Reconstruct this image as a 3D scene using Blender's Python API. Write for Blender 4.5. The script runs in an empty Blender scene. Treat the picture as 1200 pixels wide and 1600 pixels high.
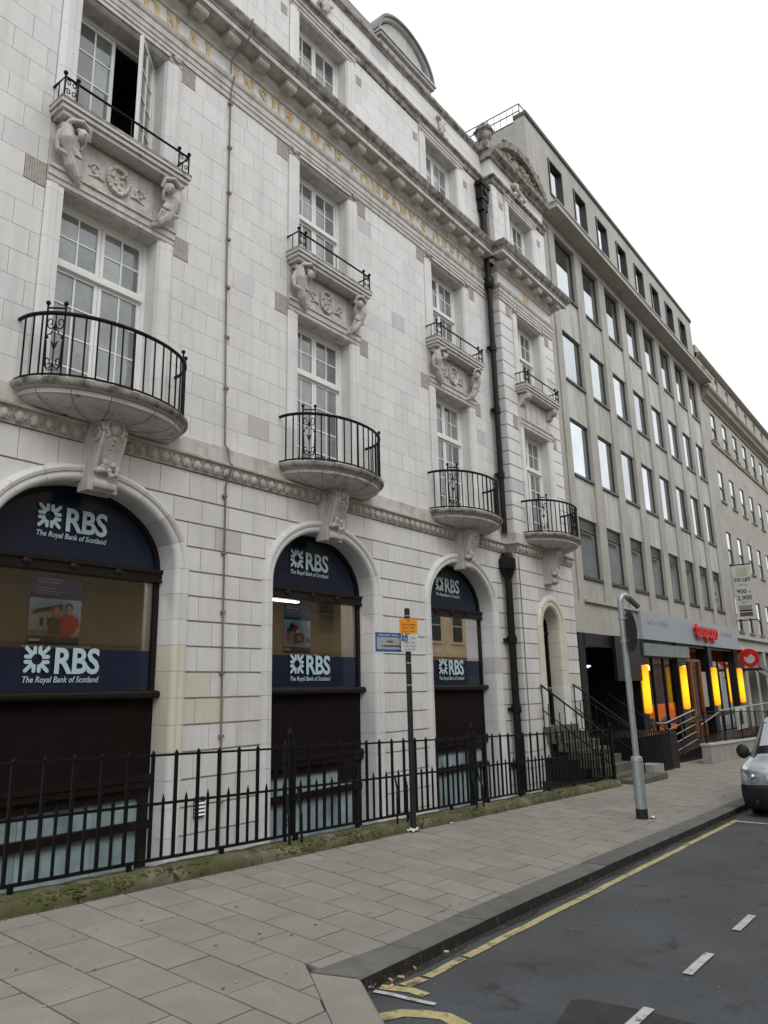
import bpy, bmesh, math, random
from mathutils import Vector, Matrix
random.seed(11)
R = math.radians
scene = bpy.context.scene
# ------------------------------------------------------------------ camera
cam_d = bpy.data.cameras.new('camera'); cam = bpy.data.objects.new('camera', cam_d)
scene.collection.objects.link(cam); scene.camera = cam
cam_d.sensor_fit = 'HORIZONTAL'; cam_d.sensor_width = 36.0; cam_d.lens = 1153.77 / 1200 * 36
cam_d.clip_end = 2000; cam_d.clip_start = .05
YAW, PITCH, ROLL = R(52.5404), R(13.576), R(-1.3913)
fw = Vector((math.sin(YAW) * math.cos(PITCH), math.cos(YAW) * math.cos(PITCH), math.sin(PITCH)))
rt = Vector((math.cos(YAW), -math.sin(YAW), 0)); up = rt.cross(fw)
r2 = rt * math.cos(ROLL) + up * math.sin(ROLL); u2 = -rt * math.sin(ROLL) + up * math.cos(ROLL)
mw = Matrix((r2, u2, -fw)).transposed().to_4x4(); mw.translation = (0, 0, 1.6)
cam.matrix_world = mw
# ------------------------------------------------------------------ world, overcast
world = bpy.data.worlds.new('World'); scene.world = world; world.use_nodes = True
nt = world.node_tree; bg = nt.nodes['Background']
sky = nt.nodes.new('ShaderNodeTexSky'); sky.sky_type = 'NISHITA'; sky.sun_disc = False
sky.sun_elevation = R(48); sky.sun_rotation = R(205); sky.air_density = 1.0; sky.dust_density = 4.0
hs = nt.nodes.new('ShaderNodeHueSaturation'); hs.inputs['Saturation'].default_value = .12
mx = nt.nodes.new('ShaderNodeMix'); mx.data_type = 'RGBA'; mx.inputs['Factor'].default_value = .8
mx.inputs['B'].default_value = (9.9, 10.2, 10.55, 1)
nt.links.new(sky.outputs[0], hs.inputs['Color']); nt.links.new(hs.outputs[0], mx.inputs['A'])
nt.links.new(mx.outputs['Result'], bg.inputs['Color']); bg.inputs['Strength'].default_value = .135
sun_d = bpy.data.lights.new('sun', 'SUN'); sun_d.energy = .7; sun_d.angle = R(25); sun_d.color = (1, .97, .93)
sun = bpy.data.objects.new('sun', sun_d); scene.collection.objects.link(sun)
sun.rotation_euler = (R(42), 0, R(-25))
vs = scene.view_settings; vs.view_transform = 'Standard'; vs.look = 'None'; vs.gamma = 1; vs.use_curve_mapping = False
vs.exposure = 0.0
# ------------------------------------------------------------------ helpers
SL = .0333
def gz(x, y=5.95): return .12 - SL * x + .03 * (min(y, 5.95) - 5.95)
def rz(x): return -.052 - SL * x
ROOT = {}
def link(o): scene.collection.objects.link(o)
def thing(name, label, cat, loc, group=None):
    o = bpy.data.objects.new(name, None); link(o); o.location = loc; o.empty_display_size = .2
    o['label'] = label; o['category'] = cat
    if group: o['group'] = group
    ROOT[o] = Vector(loc); return o
def tag(o, label, cat, group=None):
    o['label'] = label; o['category'] = cat
    if group: o['group'] = group
    return o
def attach(o, parent):
    o.parent = parent
    o.matrix_parent_inverse = Matrix.Translation(-ROOT.get(parent, Vector((0, 0, 0))))
def place(name, mesh, mat, parent=None, loc=(0, 0, 0)):
    o = bpy.data.objects.new(name, mesh); link(o); o.location = loc
    if mat and not mesh.materials: mesh.materials.append(mat)
    if parent: attach(o, parent)
    return o
def dup(o, parent, d):
    """copy a part and its sub-parts, moved by d"""
    c = o.copy(); link(c); c.location = Vector(o.location) + Vector(d)
    attach(c, parent)
    for ch in list(o.children):
        k = ch.copy(); link(k); k.parent = c; k.matrix_parent_inverse = Matrix()
    return c
class MB:
    def __init__(s): s.v = []; s.f = []; s.t = []
    def add(s, vs, fs, t=0.):
        n = len(s.v); s.v += [tuple(p) for p in vs]; s.f += [tuple(n + i for i in f) for f in fs]; s.t += [t] * len(fs)
        return s
    def box(s, x0, x1, y0, y1, z0, z1, t=0.):
        return s.add([(x0, y0, z0), (x1, y0, z0), (x1, y1, z0), (x0, y1, z0), (x0, y0, z1), (x1, y0, z1), (x1, y1, z1), (x0, y1, z1)],
                     [(0, 3, 2, 1), (4, 5, 6, 7), (0, 1, 5, 4), (1, 2, 6, 5), (2, 3, 7, 6), (3, 0, 4, 7)], t)
    def extr(s, poly, f0, f1, t=0.):
        """poly 2-D points; f0/f1 map (a,b)->3-D for both ends"""
        n = len(poly); vs = [f0(*p) for p in poly] + [f1(*p) for p in poly]
        fs = [tuple(range(n))[::-1], tuple(range(n, 2 * n))] + [(i, (i + 1) % n, n + (i + 1) % n, n + i) for i in range(n)]
        return s.add(vs, fs, t)
    def xz(s, poly, y0, y1, t=0.): return s.extr(poly, lambda a, b: (a, y0, b), lambda a, b: (a, y1, b), t)
    def xy(s, poly, z0, z1, t=0.): return s.extr(poly, lambda a, b: (a, b, z0), lambda a, b: (a, b, z1), t)
    def yz(s, poly, x0, x1, t=0.): return s.extr(poly, lambda a, b: (x0, a, b), lambda a, b: (x1, a, b), t)
    def tube(s, pts, r, n=6, t=0., caps=True, closed=False):
        pts = [Vector(p) for p in pts]; m = len(pts); rs = r if isinstance(r, (list, tuple)) else [r] * m
        base = len(s.v); prev = None
        for i, p in enumerate(pts):
            a = pts[i - 1] if (i > 0 or closed) else p; b = pts[(i + 1) % m] if (i < m - 1 or closed) else p
            d = (b - a).normalized() if (b - a).length > 1e-9 else Vector((0, 0, 1))
            if prev is None:
                h = Vector((0, 0, 1)) if abs(d.z) < .9 else Vector((1, 0, 0))
                u = d.cross(h).normalized()
            else: u = (prev - d * prev.dot(d)).normalized()
            prev = u; w = d.cross(u)
            for k in range(n):
                an = 2 * math.pi * k / n + math.pi / n
                s.v.append(tuple(p + (u * math.cos(an) + w * math.sin(an)) * rs[i]))
        last = m if closed else m - 1
        for i in range(last):
            j = (i + 1) % m
            for k in range(n):
                s.f.append((base + i * n + k, base + i * n + (k + 1) % n, base + j * n + (k + 1) % n, base + j * n + k)); s.t.append(t)
        if caps and not closed:
            s.f.append(tuple(base + k for k in range(n))[::-1]); s.f.append(tuple(base + (m - 1) * n + k for k in range(n))); s.t += [t, t]
        return s
    def lathe(s, c, prof, n=14, t=0., axis='z', sx=1, sy=1):
        base = len(s.v)
        for r, z in prof:
            for k in range(n):
                a = 2 * math.pi * k / n; p, q = r * math.cos(a) * sx, r * math.sin(a) * sy
                if axis == 'z': s.v.append((c[0] + p, c[1] + q, c[2] + z))
                elif axis == 'y': s.v.append((c[0] + p, c[1] + z, c[2] + q))
                else: s.v.append((c[0] + z, c[1] + p, c[2] + q))
        for i in range(len(prof) - 1):
            for k in range(n):
                s.f.append((base + i * n + k, base + i * n + (k + 1) % n, base + (i + 1) * n + (k + 1) % n, base + (i + 1) * n + k)); s.t.append(t)
        s.f.append(tuple(base + k for k in range(n))[::-1]); m = len(prof) - 1
        s.f.append(tuple(base + m * n + k for k in range(n))); s.t += [t, t]
        return s
    def ball(s, c, r, n=8, sx=1, sy=1, sz=1, t=0.):
        prof = [(r * math.sin(math.pi * i / n) * 1.0 + (1e-4 if i in (0, n) else 0), -r * math.cos(math.pi * i / n) * sz) for i in range(n + 1)]
        return s.lathe(c, prof, max(8, n + 2), t, 'z', sx, sy)
    def mesh(s, name, smooth=False, angle=None):
        me = bpy.data.meshes.new(name); me.from_pydata(s.v, [], s.f)
        if any(s.t):
            a = me.attributes.new('tint', 'FLOAT', 'FACE'); a.data.foreach_set('value', s.t)
        bm = bmesh.new(); bm.from_mesh(me); bmesh.ops.recalc_face_normals(bm, faces=bm.faces); bm.to_mesh(me); bm.free()
        if smooth:
            me.polygons.foreach_set('use_smooth', [True] * len(me.polygons))
            me.set_sharp_from_angle(angle=R(angle or 40))
        return me
    def build(s, name, mat, parent=None, smooth=False, loc=(0, 0, 0), angle=None):
        return place(name, s.mesh(name, smooth, angle), mat, parent, loc)
def remesh(o, vox, it=2):
    """fuse a carved piece into one skin"""
    m = o.modifiers.new('r', 'REMESH'); m.mode = 'VOXEL'; m.voxel_size = vox
    k = o.modifiers.new('s', 'SMOOTH'); k.iterations = it; k.factor = .5
    dg = bpy.context.evaluated_depsgraph_get(); me = bpy.data.meshes.new_from_object(o.evaluated_get(dg))
    mats = [x for x in o.data.materials]; o.modifiers.clear(); o.data = me
    if not me.materials:
        for x in mats: me.materials.append(x)
    me.polygons.foreach_set('use_smooth', [True] * len(me.polygons)); return o
def text_geo(txt, size, bold=0., shear=0., space=1., sx=1., spacing=1.):
    cu = bpy.data.curves.new('t', 'FONT'); cu.body = txt; cu.size = size; cu.offset = bold; cu.shear = shear
    cu.extrude = .0; cu.space_character = spacing; cu.resolution_u = 3
    o = bpy.data.objects.new('t', cu); link(o)
    dg = bpy.context.evaluated_depsgraph_get(); dg.update()
    me = bpy.data.meshes.new_from_object(o.evaluated_get(dg))
    vs = [(v.co.x * sx, v.co.y) for v in me.vertices]; fs = [tuple(p.vertices) for p in me.polygons]
    bpy.data.objects.remove(o); bpy.data.curves.remove(cu); bpy.data.meshes.remove(me)
    if vs:
        x0 = min(v[0] for v in vs); vs = [(a - x0, b) for a, b in vs]
    return vs, fs, max(v[0] for v in vs)
def text_obj(name, txt, size, fn, mat, parent, **k):
    """flat lettering laid by fn(a,b)->xyz ; a to the right, b up"""
    vs, fs, w = text_geo(txt, size, **k)
    mb = MB(); mb.add([fn(a, b) for a, b in vs], fs)
    me = bpy.data.meshes.new(name); me.from_pydata(mb.v, [], mb.f)
    return place(name, me, mat, parent), w
# ------------------------------------------------------------------ materials
MAT = {}
def mat(name, col, rough=.8, var=.12, scale=2., bump=.15, bscale=60., objvar=0., metal=0., ior=1.45, spots=None, emit=None, streak=0., coat=0.):
    m = bpy.data.materials.new(name); m.use_nodes = True; n = m.node_tree.nodes; l = m.node_tree.links; b = n['Principled BSDF']
    b.inputs['Roughness'].default_value = rough; b.inputs['Metallic'].default_value = metal; b.inputs['IOR'].default_value = ior
    if coat: b.inputs['Coat Weight'].default_value = coat; b.inputs['Coat Roughness'].default_value = .08
    tc = n.new('ShaderNodeTexCoord'); geo = n.new('ShaderNodeNewGeometry')
    no = n.new('ShaderNodeTexNoise'); no.inputs['Scale'].default_value = scale; no.inputs['Detail'].default_value = 6; no.inputs['Roughness'].default_value = .62
    l.new(geo.outputs['Position'], no.inputs['Vector'])
    mr = n.new('ShaderNodeMapRange'); mr.inputs['From Min'].default_value = .3; mr.inputs['From Max'].default_value = .7
    mr.inputs['To Min'].default_value = 1 - var; mr.inputs['To Max'].default_value = 1 + var; l.new(no.outputs['Fac'], mr.inputs['Value'])
    val = mr.outputs[0]
    def mul(a, bb):
        q = n.new('ShaderNodeMath'); q.operation = 'MULTIPLY'; l.new(a, q.inputs[0]); l.new(bb, q.inputs[1]); return q.outputs[0]
    if objvar:
        oi = n.new('ShaderNodeObjectInfo'); m2 = n.new('ShaderNodeMapRange'); m2.inputs['To Min'].default_value = 1 - objvar; m2.inputs['To Max'].default_value = 1 + objvar
        l.new(oi.outputs['Random'], m2.inputs['Value']); val = mul(val, m2.outputs[0])
    if streak:
        mp = n.new('ShaderNodeMapping'); mp.inputs['Scale'].default_value = (7, 7, .35); l.new(geo.outputs['Position'], mp.inputs['Vector'])
        ns = n.new('ShaderNodeTexNoise'); ns.inputs['Scale'].default_value = 1; ns.inputs['Detail'].default_value = 4; l.new(mp.outputs[0], ns.inputs['Vector'])
        m3 = n.new('ShaderNodeMapRange'); m3.inputs['From Min'].default_value = .48; m3.inputs['From Max'].default_value = .75; m3.inputs['To Min'].default_value = 1; m3.inputs['To Max'].default_value = 1 - streak
        l.new(ns.outputs['Fac'], m3.inputs['Value']); val = mul(val, m3.outputs[0])
    rgb = n.new('ShaderNodeRGB'); rgb.outputs[0].default_value = (*col, 1); cout = rgb.outputs[0]
    vm = n.new('ShaderNodeVectorMath'); vm.operation = 'SCALE'; l.new(cout, vm.inputs[0]); l.new(val, vm.inputs['Scale']); cout = vm.outputs[0]
    for sp in (spots or []):
        c2, sc, lo, hi, amt = sp
        n2 = n.new('ShaderNodeTexNoise'); n2.inputs['Scale'].default_value = sc; n2.inputs['Detail'].default_value = 5; n2.inputs['Roughness'].default_value = .65
        l.new(geo.outputs['Position'], n2.inputs['Vector'])
        rr = n.new('ShaderNodeMapRange'); rr.inputs['From Min'].default_value = lo; rr.inputs['From Max'].default_value = hi; rr.inputs['To Max'].default_value = amt
        l.new(n2.outputs['Fac'], rr.inputs['Value'])
        mm = n.new('ShaderNodeMix'); mm.data_type = 'RGBA'; mm.inputs['B'].default_value = (*c2, 1); l.new(rr.outputs[0], mm.inputs['Factor']); l.new(cout, mm.inputs['A']); cout = mm.outputs['Result']
    m['cout'] = 0
    l.new(cout, b.inputs['Base Color'])
    if bump:
        nb = n.new('ShaderNodeTexNoise'); nb.inputs['Scale'].default_value = bscale; nb.inputs['Detail'].default_value = 4; l.new(geo.outputs['Position'], nb.inputs['Vector'])
        bp = n.new('ShaderNodeBump'); bp.inputs['Strength'].default_value = bump; bp.inputs['Distance'].default_value = .01; l.new(nb.outputs['Fac'], bp.inputs['Height']); l.new(bp.outputs[0], b.inputs['Normal'])
    if emit:
        b.inputs['Emission Color'].default_value = (*emit[0], 1); b.inputs['Emission Strength'].default_value = emit[1]
    MAT[name] = m; return m
def tinted(name, ramp, **k):
    """stone whose colour is picked per piece by the face attribute tint"""
    m = mat(name, (1, 1, 1), **k); n = m.node_tree.nodes; l = m.node_tree.links
    at = n.new('ShaderNodeAttribute'); at.attribute_name = 'tint'; cr = n.new('ShaderNodeValToRGB'); l.new(at.outputs['Fac'], cr.inputs[0])
    e = cr.color_ramp.elements
    while len(e) < len(ramp): e.new(.5)
    for i, (p, c) in enumerate(ramp): e[i].position = p; e[i].color = (*c, 1)
    rgb = [x for x in n if x.type == 'RGB'][0]; to = rgb.outputs[0].links[0].to_socket; l.new(cr.outputs[0], to); return m
FAI = [(0, (.665, .657, .645)), (.45, (.71, .704, .694)), (.62, (.645, .638, .634)), (.76, (.52, .505, .515)), (.88, (.60, .565, .55)), (1, (.63, .61, .50))]
faience = tinted('glazed_stone', FAI, rough=.40, var=.05, scale=1.3, bump=.06, bscale=25, streak=.12, spots=[((.40, .36, .32), 1.1, .52, .82, .36), ((.50, .475, .45), 9, .55, .75, .3)])
TRIM = [(p, (c[0] * .80, c[1] * .77, c[2] * .735)) for p, c in FAI]
stone_trim = tinted('carved_stone', TRIM, rough=.6, var=.10, scale=4, bump=.15, bscale=30, streak=.28, spots=[((.20, .165, .135), 4.5, .50, .76, .65)])
stone_grime = mat('weathered_cornice_stone', (.36, .335, .30), rough=.85, var=.25, scale=5, bump=.25, bscale=30, streak=.4, spots=[((.045, .045, .03), 6, .46, .66, .85)])
balc_stone = mat('balcony_stone', (.56, .535, .51), rough=.6, var=.1, scale=4, bump=.12, bscale=30, streak=.2, spots=[((.06, .06, .035), 5, .58, .74, .8)])
mortar = mat('mortar', (.45, .42, .40), rough=.9)
gold = mat('gilded_letter', (.56, .43, .22), rough=.5, var=.22, scale=8)
iron = mat('black_painted_iron', (.006, .006, .0065), ior=1.25, rough=.5, var=.3, scale=20, bump=.1, bscale=80)
pipe_m = mat('cast_iron_pipe', (.011, .0085, .008), ior=1.3, rough=.45, var=.3, scale=8)
bronze = mat('dark_bronze_frame', (.012, .0085, .0075), ior=1.3, rough=.4, var=.25, scale=6, bump=.05)
panel_m = mat('dark_panel', (.010, .007, .0065), ior=1.2, rough=.6, var=.2, scale=5, bump=.05)
white_p = mat('white_paint', (.78, .78, .76), rough=.4, var=.06, scale=6, bump=.04)
pane_m = mat('window_glass', (.15, .168, .165), rough=.03, var=.65, scale=1.3, bump=0, objvar=.5, ior=2.1)  # uneven tone puts reflections as well as pale blinds into the glass colour
dark_in = mat('dark_interior', (.012, .012, .012), rough=.9, bump=0)
navy = mat('navy_vinyl', (.004, .011, .036), rough=.16, var=.1, bump=0, ior=1.5)
logo_m = mat('pale_lettering', (.44, .58, .63), rough=.5, var=.04, bump=0)
vent_m = mat('terracotta_vent', (.43, .385, .355), rough=.85, var=.2, scale=15)
vent_d = mat('vent_hole', (.06, .05, .045), rough=.9, bump=0)
frost = mat('frosted_glass', (.27, .35, .37), rough=.2, var=.3, scale=3, bump=0, objvar=.18, ior=1.5)
cable_m = mat('cable_lead', (.20, .17, .155), rough=.7, var=.2)
conc = mat('precast_concrete', (.41, .40, .365), rough=.85, var=.1, scale=1.2, bump=.12, bscale=40, streak=.2, spots=[((.25, .235, .20), 1.6, .55, .8, .5)])
conc_l = mat('pale_spandrel', (.49, .485, .455), rough=.75, var=.1, scale=1.5, bump=.08, streak=.42, objvar=.1)
conc_d = mat('dark_coping', (.10, .095, .085), rough=.8)
mirror = mat('reflective_office_glass', (.57, .595, .61), rough=.03, var=.12, scale=.8, bump=.05, bscale=1.2, metal=1., objvar=.22)
alu = mat('dark_window_frame', (.035, .036, .04), rough=.4)
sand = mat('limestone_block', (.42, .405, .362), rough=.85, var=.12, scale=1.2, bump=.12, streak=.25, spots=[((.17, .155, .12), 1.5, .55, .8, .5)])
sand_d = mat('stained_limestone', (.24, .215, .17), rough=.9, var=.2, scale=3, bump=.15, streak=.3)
moss = mat('mossy_stone', (.15, .132, .095), rough=.95, var=.35, scale=7, bump=.7, bscale=35, spots=[((.066, .074, .020), 2.3, .38, .58, .88), ((.035, .038, .015), 6, .55, .72, .7), ((.30, .29, .24), 11, .66, .78, .7)])
paving = mat('concrete_flag', (.252, .236, .203), rough=.9, var=.10, scale=3, bump=.2, bscale=120, objvar=.07, spots=[((.17, .162, .148), 1.7, .45, .75, .5), ((.33, .32, .30), 24, .67, .70, .55), ((.09, .087, .08), 95, .56, .74, .55), ((.32, .31, .285), 130, .58, .74, .5), ((.06, .055, .05), 17, .70, .73, .7)])
joint = mat('paving_joint', (.055, .05, .045), rough=.95)
kerb_m = mat('granite_kerb', (.118, .115, .108), rough=.85, var=.22, scale=6, bump=.3, bscale=90, objvar=.12, spots=[((.28, .27, .25), 30, .66, .72, .5), ((.05, .048, .045), 80, .55, .72, .6)])
asph = mat('asphalt', (.063, .068, .0735), rough=.85, var=.25, scale=1.1, bump=.7, bscale=110, spots=[((.10, .105, .108), .9, .50, .75, .5), ((.018, .019, .02), 2.6, .58, .70, .75), ((.016, .016, .017), 85, .52, .70, .75), ((.17, .175, .175), 105, .60, .74, .7), ((.30, .30, .29), 16, .69, .71, .85)])
asph_d = mat('dark_asphalt_patch', (.034, .033, .032), rough=.9, var=.3, scale=9, bump=.5, bscale=140)
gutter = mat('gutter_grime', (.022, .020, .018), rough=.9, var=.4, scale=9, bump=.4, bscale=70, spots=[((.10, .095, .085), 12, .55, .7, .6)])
yellow = mat('yellow_road_paint', (.44, .37, .18), rough=.8, var=.15, scale=7, bump=.3, bscale=120, spots=[((.07, .07, .065), 9, .52, .66, .9), ((.10, .095, .08), 60, .55, .7, .6)])
whitep = mat('white_road_paint', (.48, .48, .46), rough=.8, var=.12, scale=7, bump=.3, bscale=120, spots=[((.08, .08, .08), 12, .55, .68, .85), ((.12, .12, .12), 70, .58, .72, .6)])
galv = mat('galvanised_steel', (.40, .43, .44), rough=.42, var=.1, scale=12, metal=.55, bump=.05)
steel = mat('stainless_steel', (.33, .33, .33), rough=.35, metal=1., var=.05, bump=0)
# ------------------------------------------------------------------ glass you can see through
def clear_glass(name, ior, tint):
    m = bpy.data.materials.new(name); m.use_nodes = True; n = m.node_tree.nodes; l = m.node_tree.links; n.remove(n['Principled BSDF'])
    tr = n.new('ShaderNodeBsdfTransparent'); tr.inputs[0].default_value = (*tint, 1); gl = n.new('ShaderNodeBsdfGlossy'); gl.inputs['Roughness'].default_value = .01
    fr = n.new('ShaderNodeFresnel'); fr.inputs['IOR'].default_value = ior; mxs = n.new('ShaderNodeMixShader')
    l.new(fr.outputs[0], mxs.inputs[0]); l.new(tr.outputs[0], mxs.inputs[1]); l.new(gl.outputs[0], mxs.inputs[2]); l.new(mxs.outputs[0], n['Material Output'].inputs[0])
    return m
shop_glass = clear_glass('shop_glass', 1.9, (.88, .88, .86))
# ================================================================== GROUND
g = MB(); g.add([(-300, -300, rz(-300) - .45), (500, -300, rz(500) - .45), (500, 300, rz(500) - .45), (-300, 300, rz(-300) - .45)], [(0, 1, 2, 3)])
o = g.build('ground', asph); o['kind'] = 'structure'
g = MB(); X0, X1 = -60, 140
g.add([(X0, -5.6, rz(X0)), (X1, -5.6, rz(X1)), (X1, 3.50, rz(X1)), (X0, 3.50, rz(X0))], [(0, 1, 2, 3)])
road = g.build('road', asph); road['kind'] = 'structure'
def kerb_y(x): return 3.21 + .013 * (x - 3.8) + (.05 if x > 6 else 0.05 * max(0, x - 3.8) / 2.2)
def sheet(name, pts, m, h, parent=road):
    q = MB(); pts = [(x * .985, y * .985) for x, y in pts]; q.add([(x, y, rz(x) + h) for x, y in pts], [tuple(range(len(pts)))]); return q.build(name, m, parent)
# gutter grime strip along the kerb (on the road)
gp = [(x, kerb_y(x) - .065 + .025 * math.sin(x * 5.1) + random.uniform(-.025, .025)) for x in [3.9 + .35 * i for i in range(110)]]
q = MB(); n = len(gp)
q.add([(x, y, rz(x) + .004) for x, y in gp] + [(x, kerb_y(x) + .06, rz(x) + .004) for x, y in gp], [(i, i + 1, n + i + 1, n + i) for i in range(n - 1)])
q.build('gutter_strip', gutter, road)
# single yellow line, broken and worn at its near end
RS = .985
def strip(name, pts, w, m, h):
    pts = [(x * RS, y * RS) for x, y in pts]
    q = MB(); vs = []
    for i, (x, y) in enumerate(pts):
        a = pts[max(0, i - 1)]; b = pts[min(len(pts) - 1, i + 1)]; d = Vector((b[0] - a[0], b[1] - a[1])).normalized()
        e = random.uniform(-.006, .006)
        vs += [(x - d.y * (w / 2 + e), y + d.x * (w / 2 + e), rz(x) + h), (x + d.y * (w / 2 - e), y - d.x * (w / 2 - e), rz(x) + h)]
    q.add(vs, [(2 * i, 2 * i + 1, 2 * i + 3, 2 * i + 2) for i in range(len(pts) - 1)]); return q.build(name, m, road)
strip('yellow_line', [(4.90 + .25 * i, 3.125 + (.017 * (i * .25))) for i in range(34)], .072, yellow, .006)
strip('yellow_line', [(4.40, 3.11), (4.55, 3.115), (4.70, 3.125), (4.86, 3.12)], .070, yellow, .006)
strip('yellow_line', [(4.18, 3.13), (4.26, 3.12), (4.36, 3.11)], .085, yellow, .006)
strip('yellow_line', [(4.13, 2.93), (4.14, 3.05), (4.10, 3.15), (4.07, 3.24)], .075, yellow, .006)
strip('yellow_line', [(3.60, 2.98), (3.72, 2.93), (3.82, 2.88), (3.90, 2.77), (3.93, 2.66), (3.88, 2.50), (3.80, 2.3)], .10, yellow, .006)
strip('white_bay_line', [(3.985, 3.22), (4.00, 3.1), (4.02, 2.95), (4.035, 2.80)], .038, whitep, .010)
for xa, xb, y in ((5.46, 6.00, 1.775), (6.72, 7.27, 1.77), (7.98, 8.53, 1.765), (9.24, 9.79, 1.76), (4.20, 4.74, 1.78), (10.5, 11.05, 1.755), (2.94, 3.48, 1.785)):
    strip('white_dash', [(xa, y), ((xa + xb) / 2, y), (xb, y)], .062, whitep, .010)
strip('white_bay_line', [(13.0, 3.22), (12.98, 2.6), (12.96, 1.75)], .07, whitep, .010)
sheet('tarmac_patch', [(4.60, 2.20), (4.66, 2.13), (4.70, 1.83), (4.68, 1.5), (4.6, 1.1), (4.1, 1.1), (4.0, 1.6), (4.2, 2.12)], asph_d, .004)
# opposite pavement
q = MB(); q.box(X0, X1, -10, -5.6, -.3, .12)
for i, v in enumerate(q.v): q.v[i] = (v[0], v[1], v[2] - SL * v[0] - .06)
o = q.build('pavement', paving); o['kind'] = 'structure'
# near pavement: bed, then flags and kerb stones as pieces
q = MB()
def bed(pts):
    q.add([(x, y, gz(x, y) - .022) for x, y in pts] + [(x, y, gz(x, y) - .4) for x, y in pts],
          [tuple(range(len(pts)))] + [(i, (i + 1) % len(pts), len(pts) + (i + 1) % len(pts), len(pts) + i) for i in range(len(pts))])
bed([(3.66, 3.5)] + [(x, kerb_y(x) + .05) for x in (4, 10, 20, 40, 80, 140)] + [(140, 5.95), (3.66, 5.95)])
bed([(-20, -4), (1.9, -4), (3.3, 2.7), (3.66, 3.5), (3.66, 5.95), (-20, 5.95)])
bed([(15.5, 5.94), (140, 5.94), (140, 8.6), (15.5, 8.6)])
pav = q.build('pavement', joint); pav['kind'] = 'structure'
def fl_x(u, y):   # course line u at depth y : courses fan slightly
    k = .03 + .055 * max(0, min(u - 3, 3.2)); return u + k * (y - 5.95)
def inside(x, y):
    if y > 5.97 and x < 15.8: return False
    if x > 3.9: return y > kerb_y(x) + .24
    if y > 3.45: return x < 3.9
    return x < 1.9 + (y + 4) * .2097 + .0 - .30
flags = []; u = -6.0; k = 0
def flag(poly, h):
    n = len(poly); c = (sum(p[0] for p in poly) / n, sum(p[1] for p in poly) / n)
    e = [(c[0] + (a - c[0]) * (1 - .006 / max(.05, abs(a - c[0]))) if abs(a - c[0]) > .02 else a, c[1] + (b - c[1]) * (1 - .006 / max(.05, abs(b - c[1]))) if abs(b - c[1]) > .02 else b) for a, b in poly]
    top = [(a, b, gz(a, b) + h) for a, b in e]; bot = [(a, b, gz(a, b) - .03) for a, b in e]
    return top + bot, [tuple(range(n))] + [(i, (i + 1) % n, n + (i + 1) % n, n + i) for i in range(n)]
def clip(poly, f):
    """keep part of poly where f>=0 (f linear enough)"""
    out = []
    for i in range(len(poly)):
        a, b = poly[i], poly[(i + 1) % len(poly)]; fa, fb = f(*a), f(*b)
        if fa >= 0: out.append(a)
        if (fa >= 0) != (fb >= 0):
            t = fa / (fa - fb); out.append((a[0] + (b[0] - a[0]) * t, a[1] + (b[1] - a[1]) * t))
    return out
while u < 60:
    w = .385 if u < 20 else .6
    far = u > 15.3
    yb = 8.55 if far else 5.93; y = yb + (.29 if k % 2 else 0.) + random.uniform(-.02, .02)
    while y > -3.6:
        y0 = y - .575; ya = min(y, yb)
        if ya - y0 > .06:
            poly = [(fl_x(u, y0), y0), (fl_x(u + w, y0), y0), (fl_x(u + w, ya), ya), (fl_x(u, ya), ya)]
            cx = sum(p[0] for p in poly) / 4
            cy = sum(p[1] for p in poly) / 4
            if cx > 3.7: poly = clip(poly, lambda a, b: b - kerb_y(a) - .235)
            elif cy > 2.5: poly = clip(poly, lambda a, b: (b - 2.75) * .57 - (a - 3.13) * .74 - .004)
            else: poly = clip(poly, lambda a, b: 1.9 + (b + 4) * .2097 - .175 - a)
            if len(poly) >= 3:
                A = abs(sum(poly[i][0] * poly[(i + 1) % len(poly)][1] - poly[(i + 1) % len(poly)][0] * poly[i][1] for i in range(len(poly)))) / 2
                if A > .004 and cx > -5: flags.append(poly)
        y = y0
        if far and y < 3: break
    u += w; k += 1
def fscore(p):
    x = sum(a for a, b in p) / len(p); y = sum(b for a, b in p) / len(p)
    if y < .55 * x + .9 and x < 3.6 or x < 1.0: return 999
    return x * x + y * y
flags.sort(key=fscore); rest = MB()
for i, p in enumerate(flags):
    vs, fs = flag(p, random.uniform(-.0015, .0015))
    if i < 300:
        m = MB(); m.add(vs, fs); m.build('paving_slab', paving, pav)
    else: rest.add(vs, fs)
o = rest.build('paving_slabs', paving, pav); o['kind'] = 'stuff'
# trodden gum
rnd = random.Random(9)
for nm_, m_, n_ in (('pale_gum', mat('pale_gum', (.36, .35, .33), rough=.8, bump=0), 70), ('dark_gum', mat('dark_gum', (.075, .07, .065), rough=.8, bump=0), 90)):
    q = MB()
    for i in range(n_):
        x = 2.4 + rnd.random() ** 1.3 * 12; y = rnd.uniform(kerb_y(max(x, 4)) + .3, 5.85); r_ = rnd.uniform(.006, .015)
        q.add([(x + r_ * rnd.uniform(.7, 1.2) * math.cos(k * .785), y + r_ * rnd.uniform(.7, 1.2) * math.sin(k * .785), gz(x, y) + .0035) for k in range(8)], [tuple(range(8))])
    o = q.build(nm_, m_, pav); o['kind'] = 'stuff'
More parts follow.
